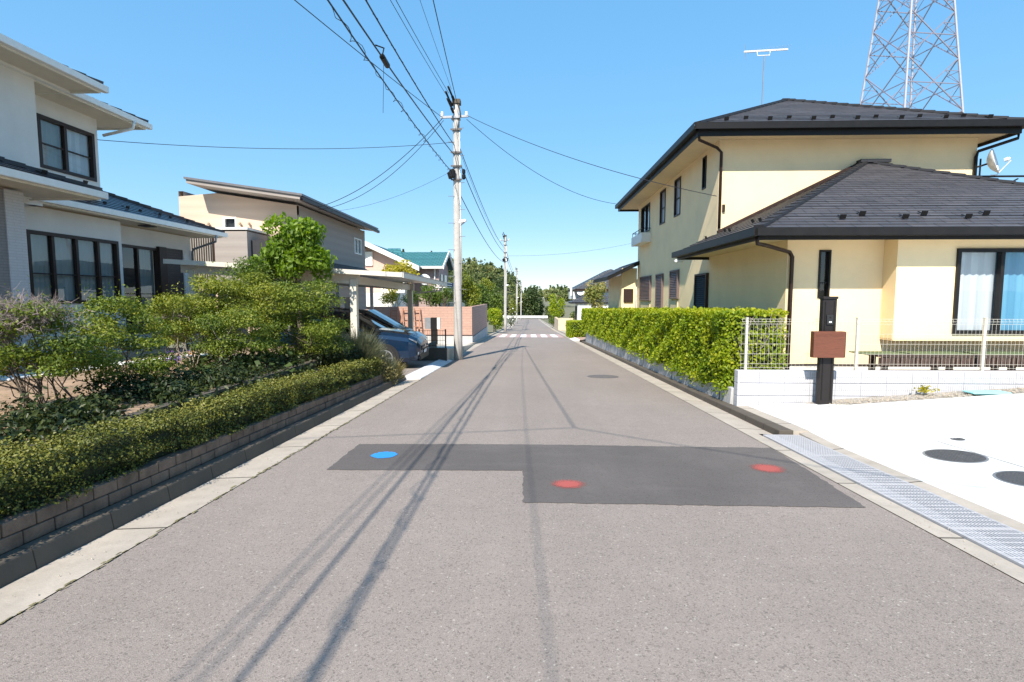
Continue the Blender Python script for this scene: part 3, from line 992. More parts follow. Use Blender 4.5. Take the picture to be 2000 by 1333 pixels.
# block wall with mesh fence
t = empty('block_wall', (6.5, 8.7, -.2), 'low white split-block wall under the wire mesh fence', 'wall')
b = MB()
for k in range(4):
    z0 = .32 - .205*(k+1); z1 = z0 + .2
    b.box(3.36, 8.65, z0, 16, 8.80, z1)
b.build('block_courses', M['blockface'], t, bevel=.006)
b = MB()          # shallow vertical ribs of the split face
for i in range(0, 190):
    x = 3.40 + i*.0333
    for k in range(3):
        z0 = .32 - .205*(k+1)
        b.box(x, 8.642, z0+.012, x+.022, 8.652, z0+.19)
b.build('ribbed_face', M['blockface'], t)
t = empty('mesh_fence', (6.5, 8.72, .32), 'pale wire mesh fence on top of the block wall', 'fence')
b = MB()
hz = [.36, .42, .58, .74, .90, 1.06, 1.10, 1.14]
for z in hz: b.tube([(3.41, 8.715 - (.03 if z in (.39, 1.10) else 0), z), (13, 8.715 - (.03 if z in (.39, 1.10) else 0), z)], .0026, 5)
for i in range(0, 155):
    x = 3.42 + i*.062
    b.tube([(x, 8.709, .34), (x, 8.709, 1.06), (x, 8.685, 1.10), (x, 8.709, 1.145)], .0020, 4)
b.build('mesh_panel', M['ivory'], t)
for x in (3.51, 5.26, 7.24, 9.24, 11.24):
    b = MB(); b.box(x-.019, 8.725, .30, x+.019, 8.765, 1.155); b.box(x-.022, 8.72, 1.155, x+.022, 8.77, 1.165)
    b.build('post', M['ivory'], t)

# gate post with intercom and letter box
t = empty('gate_post', (4.61, 8.4, -.17), 'dark slim gate post with a brown letter box standing in front of the block wall', 'gate post')
b = MB(); b.box(4.50, 8.37, -.25, 4.71, 8.47, 1.46); b.build('panel', M['postdark'], t, bevel=.006)
b = MB(); b.box(4.493, 8.35, 1.46, 4.717, 8.485, 1.50); b.build('cap', M['postdark'], t, bevel=.004)
b = MB(); b.box(4.53, 8.362, -.1, 4.545, 8.37, 1.42); b.box(4.665, 8.362, -.1, 4.68, 8.37, 1.42); b.build('trim', M['black'], t)
b = MB(); b.box(4.555, 8.345, 1.07, 4.655, 8.37, 1.22); i = b.build('intercom', M['plastic'], t, bevel=.006)
b = MB(); b.box(4.585, 8.338, 1.10, 4.625, 8.345, 1.12); b.build('call_button', M['porcelain'], i)
b = MB(); b.lathe((4.605, 8.345, 1.18), [(.013, 0), (.011, .006)], 12, (0, -1, 0)); b.build('camera_eye', M['black'], i)
b = MB(); b.box(4.33, 8.26, .57, 4.80, 8.368, .97); bx = b.build('letter_box', M['wood'], t, bevel=.006)
b = MB(); b.box(4.80, 8.265, .575, 4.81, 8.363, .965); b.build('side_plate', M['brown'], bx)
b = MB(); b.box(4.36, 8.254, .905, 4.77, 8.26, .925); b.build('slot_flap', M['wood'], bx)

# manhole covers
def manhole(name, x, y, r, label, zf, mat='iron', group=None):
    t = empty(name, (x, y, zf(x, y)), label, 'manhole cover', group)
    sx = (zf(x+.1, y)-zf(x-.1, y))/.2; sy = (zf(x, y+.1)-zf(x, y-.1))/.2
    n = nrm((-sx, -sy, 1)); c = np.array((x, y, zf(x, y)))
    b = MB(); b.lathe(c, [(r*1.06, -.02), (r*1.06, .004), (r*.99, .0045), (r*.985, -.001)], 40, n); b.build('rim', M['grey_metal'] if mat != 'rustiron' else M[mat], t)
    b = MB(); b.lathe(c, [(r*.975, -.02), (r*.975, .0055)], 40, n)
    u = nrm(np.cross(n, (0, 1, 0))); v = np.cross(n, u)
    k = max(2, int(r/.035))
    for i in range(-k, k+1):
        for j in range(-k, k+1):
            p = c + u*i*.034 + v*j*.034
            if math.hypot(i, j)*.034 < r*.9:
                b.add([p + n*.0055 + u*.012, p + n*.0055 + v*.012, p + n*.0055 - u*.012, p + n*.0055 - v*.012, p + n*.009], [(0, 1, 4), (1, 2, 4), (2, 3, 4), (3, 0, 4)])
    b.build('cover', M[mat], t)
    return t
M['rustiron'] = plain('worn_iron', (.13, .115, .11), .7, .1, var=.25, vscale=30, bscale=60, bstr=.8)
manhole('manhole_cover', 4.38, 5.54, .25, 'round black manhole cover lying on the joint line in the middle of the white pad', zpad)
manhole('manhole_cover', 4.43, 4.74, .25, 'round black manhole cover nearest the camera on the white pad, cut by the frame', zpad)
manhole('manhole_cover', 4.88, 6.16, .075, 'tiny round inspection lid on the white pad', zpad)
manhole('manhole_cover', 1.88, 13.49, .37, 'worn round manhole cover in the asphalt road', lambda x, y: zr(y), 'rustiron')
t = MB(); t.box(6.78, 8.30, .015, 7.35, 8.52, .04)
tag(t.build('meter_lid', M['aqua'], bevel=.008), 'flat pale aqua lid in the gravel by the block wall', 'lid')
rng = np.random.default_rng(3)
P = np.array((6.22, 8.52, .02)) + rng.normal(0, 1, (60, 3))*np.array((.06, .04, .025)) + np.array((0, 0, .03))
tag(foliage('weed_tuft', M['lf_yellow'], P, .06, rng), 'small yellow green weed at the foot of the block wall', 'weed')

# steel gratings over the gutter
def grating(y0, y1, fine=False):
    zc = zr((y0+y1)/2) + .012; x0, x1 = 2.955, 3.405
    s = (zr(y1)-zr(y0))/(y1-y0); f = lambda y: zc + s*(y-(y0+y1)/2)
    t = empty('drain_grating', ((x0+x1)/2, (y0+y1)/2, zc), None, 'drain grating', 'steel gratings over the gutter')
    b = MB()
    def by(x, wd): b.bar((x, y0, f(y0)), (x, y1, f(y1)), wd, .022)
    for x in (x0+.008, x1-.008): by(x, .014)
    for y in (y0+.006, y1-.006): b.bar((x0, y, f(y)), (x1, y, f(y)), .012, .024)
    b.build('frame', M['zinc'], t)
    b = MB()
    k = 17
    for i in range(1, k): by(x0 + (x1-x0)*i/k, .013 if i > 5 else .019)
    b.build('bearing_bars', M['zinc'], t)
    b = MB(); n = int((y1-y0)/(.05 if fine else .075))
    for i in range(1, n):
        y = y0 + (y1-y0)*i/n; b.tube([(x0, y, f(y)+.009), (x1, y, f(y)+.009)], .0032, 5)
    b.build('cross_bars', M['zinc'], t)
    return t
gs = [(5.75, 6.74), (4.75, 5.74), (3.75, 4.74), (2.75, 3.74), (1.75, 2.74)]
gl = ['first steel grating over the gutter, farthest of the row and next to the kerb end', 'steel grating over the gutter beside the round red sprayed dot', 'steel grating over the gutter beside the wide end of the dark patch', 'steel grating over the gutter at the picture edge', 'steel grating over the gutter nearest the camera']
for (a, c), l in zip(gs, gl):
    grating(a, c, a > 5)['label'] = l

# concrete retaining wall and clipped hedge
t = MB(); long_solid(t, [(3.30, -.1), (3.32, .0), (3.46, .0), (3.46, -.1)], [8.8, 31.2], zr)
b = MB(); ys = [8.82, 12, 16, 20, 24, 28, 31.2]
vs = []; fs = []
for y in ys:
    zb = zr(y)-.1; zt = .005 + (y-8.8)*(-.0215)
    vs += [(3.30, y, zb), (3.33, y, zt), (3.47, y, zt), (3.47, y, zb)]
for i in range(len(ys)-1):
    for k in range(4):
        k2 = (k+1) % 4; fs.append((i*4+k, i*4+k2, (i+1)*4+k2, (i+1)*4+k))
fs += [(3, 2, 1, 0), tuple((len(ys)-1)*4+k for k in range(4))]
b.add(vs, fs)
tag(b.build('retaining_wall', M['wall_conc'], bevel=.012), 'grey concrete retaining wall below the bright green hedge', 'wall')
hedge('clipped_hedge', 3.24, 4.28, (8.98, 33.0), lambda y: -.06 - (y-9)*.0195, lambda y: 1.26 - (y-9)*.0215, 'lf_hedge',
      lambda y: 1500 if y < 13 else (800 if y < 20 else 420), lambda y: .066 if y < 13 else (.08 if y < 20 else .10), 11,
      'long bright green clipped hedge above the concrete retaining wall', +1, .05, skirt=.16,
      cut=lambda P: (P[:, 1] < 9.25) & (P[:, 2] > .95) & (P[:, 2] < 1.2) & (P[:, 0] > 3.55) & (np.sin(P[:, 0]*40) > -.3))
b = MB(); rg = np.random.default_rng(4)
root = next(o for o in COL.objects if o.name.startswith('clipped_hedge'))
for _ in range(34):
    p = np.array((rg.uniform(3.5, 4.2), rg.uniform(9.0, 9.2), rg.uniform(.3, .95))); q = p + np.array((rg.normal(0, .15), rg.uniform(-.22, -.02), rg.uniform(.08, .38)))
    limb(b, p, q, .009, .003, rg, 5, .06, 4)
b.build('bare_branches', M['bark_pale'], root, smooth=True, label='bare pale branches at the cut end of the hedge')
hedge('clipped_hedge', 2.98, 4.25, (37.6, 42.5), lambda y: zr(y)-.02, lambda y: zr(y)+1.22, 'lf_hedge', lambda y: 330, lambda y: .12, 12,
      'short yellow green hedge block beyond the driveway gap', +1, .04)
b = MB(); b.add([(3.17, 33, zr(33)+.08), (12, 33, zr(33)+.25), (12, 37.6, zr(37.6)+.25), (3.17, 37.6, zr(37.6)+.08)], [(0, 1, 2, 3)])
tag(b.build('driveway', plain('red_paving', (.40, .26, .19), .9, var=.1)), kind='structure')
b = MB(); b.hexa([(2.80, 33.4, zr(33.4)), (3.2, 33.4, zr(33.4)), (3.2, 36.8, zr(36.8)), (2.80, 36.8, zr(36.8))], [(2.80, 33.4, zr(33.4)+.02), (3.2, 33.4, zr(33.4)+.11), (3.2, 36.8, zr(36.8)+.11), (2.80, 36.8, zr(36.8)+.02)])
tag(b.build('kerb_ramp', M['pad']), 'pale ramp slab bridging the kerb beyond the long green hedge', 'ramp')

# ------------------------------------------------------------------ yellow house
YH = empty('yellow_house', (8, 14, -.3), 'two storey yellow stucco house with black eaves and grey slate hip roofs', 'house')
XH, YWG, YM, XR, YB = 4.6, 9.8, 13.45, 10.66, 23.0
# openings in the side wall (y0, y1, z0, z1)
hl = [(14.38, 14.66, 4.30, 5.13), (16.72, 17.40, 3.98, 5.12), (18.54, 19.26, 3.98, 5.12), (20.85, 22.4, 4.0, 5.05)]
b = MB()
wall_panel(b, 'x', XH, 1, YM, YB, -.4, 5.25, hl)
wall_panel(b, 'y', YM, 1, XH, XR, -.4, 5.25)
wall_panel(b, 'x', XR, -1, YM, YB, -.4, 5.25)
wall_panel(b, 'y', YB, -1, XH, XR, -.4, 5.25)
b.build('wall', M['yellow'], YH)
b = MB()
sw = (5.155, 5.36, 1.47, 2.32)
wall_panel(b, 'y', YWG, 1, XH, 12.0, .28, 2.5, [sw])
wall_panel(b, 'x', XH, 1, YWG, YM, .28, 2.5)
b.build('wing_wall', M['yellow'], YH)
b = MB(); bw = (7.26, 9.10, .86, 2.31)
wall_panel(b, 'y', 9.44, 1, 6.28, 11.5, .77, 2.5, [bw], .16)
wall_panel(b, 'x', 6.28, 1, 9.44, 9.8, .77, 2.5, (), .12)
b.box(6.285, 9.445, .74, 11.5, 9.80, .772)
b.build('bay_wall', M['yellow'], YH)
b = MB(); b.box(XH+.02, YWG+.02, -.5, 12.0, YM, .278); b.build('foundation', M['white'], YH)
b = MB(); b.box(XH-.012, YWG-.012, .27, 12.0, YWG+.03, .285); b.build('drip_edge', M['brown'], YH)

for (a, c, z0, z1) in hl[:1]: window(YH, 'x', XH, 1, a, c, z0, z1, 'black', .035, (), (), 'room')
for (a, c, z0, z1) in hl[1:3]: window(YH, 'x', XH, 1, a, c, z0, z1, 'brown', .045, (), (.48,), 'lace_y', 'frost')
wn_ = window(YH, 'x', XH, 1, *hl[3], frame='black', fw=.05, mull=(.5,), back='lace_y', label='sliding side window above the flower box')
b = MB()
b.box(4.24, 20.6, 3.55, XH, 22.6, 3.60); b.box(4.24, 20.6, 3.60, 4.29, 22.6, 3.90); b.box(4.29, 20.6, 3.60, XH, 20.65, 3.90); b.box(4.29, 22.55, 3.60, XH, 22.6, 3.90)
fb = b.build('flower_box', M['white'], YH, bevel=.01)
b = MB(); b.tube([(4.58, 20.64, 4.06), (4.28, 20.64, 4.06), (4.28, 22.56, 4.06), (4.58, 22.56, 4.06)], .016, 6)
for y in (20.64, 21.3, 21.9, 22.56): b.tube([(4.28, y, 3.9), (4.28, y, 4.06)], .010, 6)
b.build('rail', M['black'], fb)
# louvred shutters on the ground floor
def shutter(y0, y1, z0, z1, mat='shutter', name='shutter', label=None):
    b = MB(); f = .05
    b.box(XH-.075, y0, z0, XH-.002, y0+f, z1); b.box(XH-.075, y1-f, z0, XH-.002, y1, z1)
    b.box(XH-.075, y0+f, z0, XH-.002, y1-f, z0+f); b.box(XH-.075, y0+f, z1-f, XH-.002, y1-f, z1)
    o = b.build(name, M['brown'] if mat == 'black' else M['shutframe'], YH, label=label)
    b = MB(); n = int((z1-z0-2*f)/.052)
    for i in range(n):
        z = z0 + f + (z1-z0-2*f)*(i+.5)/n
        b.hexa([(XH-.066, y0+f, z-.024), (XH-.06, y0+f, z-.028), (XH-.06, y1-f, z-.028), (XH-.066, y1-f, z-.024)],
               [(XH-.03, y0+f, z+.022), (XH-.024, y0+f, z+.018), (XH-.024, y1-f, z+.018), (XH-.03, y1-f, z+.022)])
    b.box(XH-.022, y0+f, z0+f, XH-.004, y1-f, z1-f)
    b.build('louvres', M[mat] if mat == 'black' else M['shutslat'], o)
M['shutframe'] = plain('shutter_frame', (.15, .105, .098), .5, var=.1)
M['shutslat'] = plain('shutter_slat', (.20, .145, .135), .5, var=.1)
shutter(20.38, 22.2, 1.34, 2.28); shutter(18.56, 19.45, .30, 2.28, name='louvre_door'); shutter(16.64, 17.55, 1.42, 2.32)
shutter(13.95, 14.92, .30, 2.10, 'black', 'louvre_door', 'black louvred door')
for q in ((16.7, 1.0, 17.5, 1.36), (20.5, .85, 22.1, 1.26)): b = MB(); b.box(XH-.03, q[0], q[1], XH-.002, q[2], q[3]); b.build('shutter_shadow', M['soffit_y'], YH)  # thin darker panels standing for the shadow below the shutters
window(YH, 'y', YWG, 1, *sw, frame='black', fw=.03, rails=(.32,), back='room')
window(YH, 'y', 9.44, 1, *bw, frame='black', fw=.06, mull=(.42,), back='lace', back2=(.42, 'bluecurtain'), depth=.10, proud=.04, backd=.03, label='large sliding window with lace and blue curtains')

# main roof
LE, RE, FE, BE = 3.86, 11.14, 12.80, 23.9
cx_ = (LE+RE)/2; A0 = (cx_, FE+3.64, 7.20); A1 = (cx_, BE-3.64, 7.20); ze = 5.44
b = MB()
roof_plane(b, (LE, FE, ze), (RE, FE, ze), A0, A0); roof_plane(b, (LE, BE, ze), (LE, FE, ze), A0, A1)
roof_plane(b, (RE, FE, ze), (RE, BE, ze), A1, A0); roof_plane(b, (RE, BE, ze), (LE, BE, ze), A1, A1)
rf = b.build('roof', M['slate'], YH)
b = MB()
for q in ((LE, FE, ze), (RE, FE, ze)): hip_cap(b, q, A0)
hip_cap(b, (LE, BE, ze), A1); hip_cap(b, (RE, BE, ze), A1); b.bar(np.array(A0)+(0, 0, .03), np.array(A1)+(0, 0, .03), .2, .06)
b.build('ridge_caps', M['slate'], rf)
b = MB(); b.box(LE+.05, FE+.05, 5.25, RE-.05, BE-.05, 5.28); b.build('soffit', M['soffit_y'], YH)
b = MB(); b.box(LE+.02, FE+.02, 5.17, RE-.02, FE+.05, 5.42); b.box(LE+.02, FE+.05, 5.17, LE+.05, BE-.05, 5.42); b.box(RE-.05, FE+.05, 5.17, RE-.02, BE-.05, 5.42); b.box(LE+.02, BE-.05, 5.17, RE-.02, BE-.02, 5.42)
b.build('fascia', M['black'], YH)
b = MB(); gutter_run(b, (LE-.06, FE+.015, 5.44), (RE+.06, FE+.015, 5.44), .12, .14); gutter_run(b, (LE+.015, BE, 5.44), (LE+.015, FE-.1, 5.44), .12, .14); gutter_run(b, (RE-.015, FE-.1, 5.44), (RE-.015, BE, 5.44), .12, .14)
b.build('gutter', M['black'], YH)
for i in range(13):
    x = LE + .75 + i*.5; h = .42 if i % 2 else .28
    if h < min(x-LE, RE-x)*.95: snow_guard(rf, (x, FE+h, ze+h*.484+.03), (0, 1, .484))

# wing roof
W0, WE, WF = 3.78, 12.4, 9.08; zw = 2.62; WA = (8.08, YM-.01, 4.70)
b = MB()
roof_plane(b, (W0, WF, zw), (WE, WF, zw), WA, WA, .15); roof_plane(b, (W0, YM-.01, zw), (W0, WF, zw), WA, WA); roof_plane(b, (WE, WF, zw), (WE, YM-.01, zw), WA, WA)
roof_plane(b, (W0, 14.0, zw), (W0, YM-.01, zw), (XH, YM-.01, zw+.40), (XH, 14.0, zw+.40))
wr = b.build('wing_roof', M['slate'], YH)
b = MB(); hip_cap(b, (W0, WF, zw), WA); hip_cap(b, (WE, WF, zw), WA); b.bar((7.85, YM-.1, 4.70), (8.55, YM-.1, 4.70), .2, .07)
b.build('ridge_caps', M['slate'], wr)
b = MB(); b.bar((XH, YM-.035, zw+.44), (8.0, YM-.035, 4.72), .05, .07); b.build('flashing', M['brown'], wr)
b = MB(); b.box(W0+.05, WF+.05, 2.50, WE, YM-.001, 2.53); b.box(W0+.05, YM+.001, 2.50, XH-.001, 13.97, 2.53); b.build('wing_soffit', M['soffit_y'], YH)
b = MB(); b.box(W0+.02, WF+.02, 2.43, WE, WF+.05, 2.60); b.box(W0+.02, WF+.05, 2.43, W0+.05, 14.0, 2.60)
b.hexa([(W0+.05, 13.97, 2.43), (XH, 13.97, 2.43), (XH, 14.0, 2.43), (W0+.05, 14.0, 2.43)], [(W0+.05, 13.97, 2.62), (XH, 13.97, 3.0), (XH, 14.0, 3.0), (W0+.05, 14.0, 2.62)])
b.build('wing_fascia', M['black'], YH)
b = MB(); gutter_run(b, (W0-.06, WF+.015, 2.62), (WE, WF+.015, 2.62), .12, .13); gutter_run(b, (W0+.015, 14.05, 2.62), (W0+.015, WF-.1, 2.62), .12, .13)
b.build('wing_gutter', M['black'], YH)
for i in range(10):
    x = W0 + 1.55 + i*.52 - (.1 if i % 2 else 0); h = .52 if i % 2 else .36
    snow_guard(wr, (x, WF+h, zw+h*.484+.03), (0, 1, .484))
for i in range(5):
    y = WF + 1.0 + i*.75; h = .62 if i % 2 else .45
    snow_guard(wr, (W0+h, y, zw+h*.484+.03), (1, 0, .484))
pipe(YH, [(W0+.02, 9.2, 2.50), (W0+.05, 9.22, 2.38), (4.0, 9.3, 2.36), (4.60, 9.72, 2.28), (4.66, 9.745, 2.2), (4.66, 9.745, .12)], .036, 'brown')
pipe(YH, [(LE+.05, 12.9, 5.3), (LE+.1, 12.95, 5.12), (4.5, 13.35, 5.05), (4.63, 13.40, 4.95), (4.63, 13.40, 3.15)], .036, 'brown')
pipe(YH, [(RE+.02, 12.95, 5.28), (RE+.02, 12.95, 5.1), (10.62, 13.36, 4.92), (10.6, 13.39, 4.8), (10.6, 13.39, 4.05)], .036, 'black')
b = MB(); b.tube([(10.6, 13.9, 4.45), (13, 13.9, 4.45)], .025, 6); b.tube([(11.5, 13.9, 4.1), (12.3, 14.2, 4.45)], .02, 6); b.tube([(12.6, 13.9, 4.45), (12.6, 13.9, 3.4)], .02, 6)
b.build('balcony_rail', M['black'], YH)
b = MB(); b.box(4.70, YM-.05, 3.55, 4.76, YM, 3.72); b.build('wall_bracket', M['brown'], YH)
b = MB(); b.lathe((XH, 16.35, 2.55), [(.02, 0), (.02, -.1), (.05, -.12), (.06, -.2), (.02, -.24)], 10, (1, 0, 0)); b.build('wall_lamp', M['porcelain'], YH, smooth=True)
# rear annex
b = MB(); wall_panel(b, 'y', 23.2, 1, 3.98, 4.62, -1.2, 2.7); wall_panel(b, 'x', 3.98, 1, 23.2, 27, -1.2, 2.4); b.build('annex_wall', M['yellow'], YH)
b = MB(); roof_plane(b, (3.3, 27.5, 2.33), (3.3, 22.6, 2.33), (4.72, 22.6, 3.02), (4.72, 27.5, 3.02)); b.build('annex_roof', M['slate'], YH)
b = MB(); b.prism([(3.28, 22.6, 2.17), (4.72, 22.6, 2.87), (4.72, 22.6, 3.0), (3.28, 22.6, 2.31)], (0, 4.9, 0)); b.build('annex_eave', M['black'], YH)
b = MB(); b.box(4.06, 23.13, 1.26, 4.46, 23.198, 1.82); b.build('annex_shutter', M['brown'], YH)
pipe(YH, [(4.55, 22.95, 1.9), (4.55, 22.9, 1.5), (4.52, 22.9, 1.35), (4.52, 22.9, -.2)], .03, 'ivory', 'service_conduit')

# things on the house
t = empty('tv_antenna', (7.55, 18.27, 7.1), 'thin mast with a white TV antenna above the slate roof', 'antenna')
b = MB(); b.tube([(7.55, 18.27, 7.0), (7.58, 18.27, 9.22)], .018, 6); b.build('mast', M['grey_metal'], t)
b = MB(); b.bar((6.93, 18.27, 9.36), (8.42, 18.5, 9.52), .045, .045); b.tube([(7.35, 18.3, 9.40), (7.38, 18.3, 9.25), (7.78, 18.35, 9.28), (7.80, 18.35, 9.44)], .016, 6)
for i in range(16):
    x = 7.05 + i*.088; z = 9.365 + (x-6.93)*.107; b.tube([(x, 18.16, z), (x, 18.5, z)], .005, 4)
b.build('boom', M['porcelain'], t)
b = MB(); b.tube([(6.98, 18.2, 9.10), (6.95, 18.27, 9.36), (7.0, 18.35, 9.62)], .007, 4); b.build('reflector', M['grey_metal'], t)
t = empty('satellite_dish', (10.75, 13.36, 4.55), 'white satellite dish on the upper corner of the yellow house', 'satellite dish')
n = nrm((.66, -.70, .25)); c = np.array((10.84, 13.25, 4.63))
b = MB(); b._lathe(c, [(r_, .16*(r_/.3)**2 - .08) for r_ in (.001, .08, .15, .21, .26, .30)] + [(.30, .09), (.26, .055), (.2, .01), (.1, -.05), (.001, -.07)], 26, n); b.build('reflector', M['porcelain'], t, smooth=True)
b = MB(); f_ = c + n*.36 + np.array((0, 0, -.05)); b.tube([c + np.array((0, 0, -.29)), c + n*.12 + np.array((0, 0, -.33)), f_ + np.array((0, 0, -.05))], .011, 6); b.lathe(f_ - n*.02, [(.03, 0), (.045, .04), (.045, .1)], 12, -n); b.build('feed_arm', M['porcelain'], t)
b = MB(); b.tube([c - n*.06, c - n*.17, (10.6, 13.4, 4.55)], .022, 6); b.tube([(10.70, 13.38, 4.2), (10.70, 13.38, 4.75)], .02, 6); b.build('bracket', M['black'], t)
# deck bench under the bay window
t = empty('deck_bench', (7.2, 9.1, .05), 'dark slatted garden deck with green mats under the bay window', 'bench')
b = MB()
for i in range(6): b.box(5.72, 8.92+i*.075, .51, 9.6, 8.985+i*.075, .545)
b.build('deck_boards', M['deckwood'], t)
b = MB(); b.box(5.75, 8.93, .36, 9.6, 8.96, .50); b.box(5.78, 8.94, .22, 9.6, 8.97, .30)
for i in range(48): b.box(5.76+i*.08, 8.90, .37, 5.80+i*.08, 8.928, .50)
b.build('skirt', M['deckwood'], t)
for x in (5.85, 6.9, 7.9, 8.9):
    for y in (8.98, 9.3): b = MB(); b.box(x, y, -.2, x+.08, y+.07, .51); b.build('leg', M['deckwood'], t)
for i, (x0, x1, g) in enumerate([(5.5, 6.2, 'green mat hanging past the near end of the deck bench'), (6.3, 7.25, 'green mat lying in the middle of the deck bench'), (7.35, 8.6, 'green mat lying behind the second fence post on the deck bench')]):
    b = MB(); b.box(x0, 8.95, .547, x1, 9.36, .565)
    tag(b.build('floor_mat', M['greenmat'], bevel=.004), g, 'mat', 'mats on the deck bench')

# ------------------------------------------------------------------ steel lattice tower far behind
t = empty('lattice_tower', (41.4, 62, -2.4), 'tall steel lattice power tower rising behind the yellow house', 'power tower')
def tz(z):
    """half diagonal of the tower at height z"""
    return 4.67 - (z-21)*.112 if z < 45 else 1.98
M['pylonleg'] = plain('pale_pylon_leg', (.46, .45, .50), .5, .2)
cxT, cyT = 41.4, 62.0
ang = [RAD(-127), RAD(-37), RAD(53), RAD(143)]
def tp(k, z): r = tz(z); return np.array((cxT + r*math.cos(ang[k % 4]), cyT + r*math.sin(ang[k % 4]), z))
for k in range(4):
    b = MB(); b.bar(tp(k, -2.6), tp(k, 45), .16, .16); b.build('leg', M['pylonleg'], t)
b = MB(); levels = [8.5, 15.0, 20.9, 26.2, 31.0, 35.4, 39.5, 45]
for i in range(len(levels)-1):
    z0, z1 = levels[i], levels[i+1]
    for k in range(4):
        a0, a1, c0, c1 = tp(k, z0), tp(k, z1), tp(k+1, z0), tp(k+1, z1)
        b.bar(a0, c1, .09, .09); b.bar(c0, a1, .09, .09); b.bar((a0+a1)/2, (c0+c1)/2, .08, .08)
        m = (a0+c1)/2
        for s0, s1 in ((a0, a1), (c0, c1)):
            for f in (.25, .75):
                p = s0+(s1-s0)*f; q = (s0 if f < .5 else s1)*.5 + (m*.5)
                b.bar(p, q, .05, .05)
                b.bar((s0+s1)/2, q, .045, .045)
b.build('bracing', M['pylon'], t)
b = MB()
for z in np.arange(15, 44, .42):
    p = tp(0, z); b.bar(p, p + np.array((.28, -.05, 0)), .035, .035)
b.build('step_bolts', M['pylon'], t)

# ================================================================== left side: garden
def zg(y): return max(.30, zr(y)+.16)
def zwall(y): return zr(y) + .118 + .178
b = MB(); vs = []; fs = []
gxs = [-3.16, -3.4, -3.7, -4.2, -5, -6, -7, -8.5, -10, -14, -26]; gys = [-15, -8, -4, -2, 0, 2, 4, 6, 8, 9.5, 10.8, 11.6, 12.5]
rg = np.random.default_rng(9)
def zgar(x, y):
    t = max(0, min(1, (-3.25-x)/.8)); z = (zwall(y)-.03)*(1-t) + zg(y)*t
    return z
for y in gys:
    for x in gxs: vs.append((x, y, zgar(x, y) + (rg.normal(0, .012) if x < -3.5 else 0)))
w = len(gxs)
for j in range(len(gys)-1):
    for i in range(w-1): fs.append((j*w+i, j*w+i+1, (j+1)*w+i+1, (j+1)*w+i))
for x in gxs: vs.append((x + (0 if x < -4 else -.2), 13.0, zr(13)+.02))
j = len(gys)-1
for i in range(w-1): fs.append((j*w+i, j*w+i+1, (j+1)*w+i+1, (j+1)*w+i))
b.add(vs, fs); tag(b.build('garden_soil', M['soil'], smooth=True), kind='structure')

# brick edging wall in two courses
t = empty('edging_wall', (-3.1, 5, zr(5)+.118), 'low two course brick edging wall below the clipped box hedge', 'wall')
for k in range(2):
    b = MB(); ys = [-6 + i*.5 for i in range(36)]
    z0 = .118 + .089*k; x = -3.055 - .006*k
    r_ = random.Random(k); y = -6.0 + .1*k
    while y < 11.5:
        l = .212; dx = r_.uniform(-.004, .004); dz = r_.uniform(-.003, .003)
        f = lambda yy: zr(yy)
        b.hexa([(x-.10, y, f(y)+z0), (x+dx, y, f(y)+z0), (x+dx, y+l, f(y+l)+z0), (x-.10, y+l, f(y+l)+z0)],
               [(x-.10, y, f(y)+z0+.083+dz), (x+dx, y, f(y)+z0+.083+dz), (x+dx, y+l, f(y+l)+z0+.083+dz), (x-.10, y+l, f(y+l)+z0+.083+dz)])
        y += .221
    b.build('brick_course', M['edgeplain'] if 'edgeplain' in M else M.setdefault('edgeplain', plain('weathered_brick', (.155, .108, .077), .9, var=.45, vscale=5, bscale=60, bstr=.6)), t, bevel=.006)
b = MB(); long_solid(b, [(-3.075, .10), (-3.075, .29), (-3.15, .29), (-3.15, .10)], sub(YS, -6, 11.5), zr); b.build('mortar', M['kerb'], t)

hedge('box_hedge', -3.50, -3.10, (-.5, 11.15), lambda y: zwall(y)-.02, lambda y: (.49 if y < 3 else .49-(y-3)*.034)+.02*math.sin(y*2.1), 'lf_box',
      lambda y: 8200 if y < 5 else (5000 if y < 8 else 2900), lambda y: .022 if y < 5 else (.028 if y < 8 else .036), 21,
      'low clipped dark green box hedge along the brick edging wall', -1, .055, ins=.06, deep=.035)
# concrete strip behind the hedge and the stone path
b = MB(); long_solid(b, [(-3.98, -.05), (-3.86, -.05), (-3.86, .035), (-3.98, .035)], [0, 3, 6, 9, 10.4], zg)
tag(b.build('edging_strip', M['kerb']), kind='structure')
b = MB()
for i in range(9):
    y = 6.6 + i*.52; x = -7.95 + i*.15
    b.box(x-.22, y-.24, .29, x+.22, y+.24, .325)
tag(b.build('path', M['pad'], bevel=.015), kind='structure')
b = MB(); b.box(-10.2, 2, .2, -9.15, 13.3, .52); b.box(-9.15, 4, .2, -8.75, 12.6, .38)
tag(b.build('terrace_steps', M['wall_conc'], bevel=.015), 'grey concrete terrace step along the wall of the white house', 'steps')

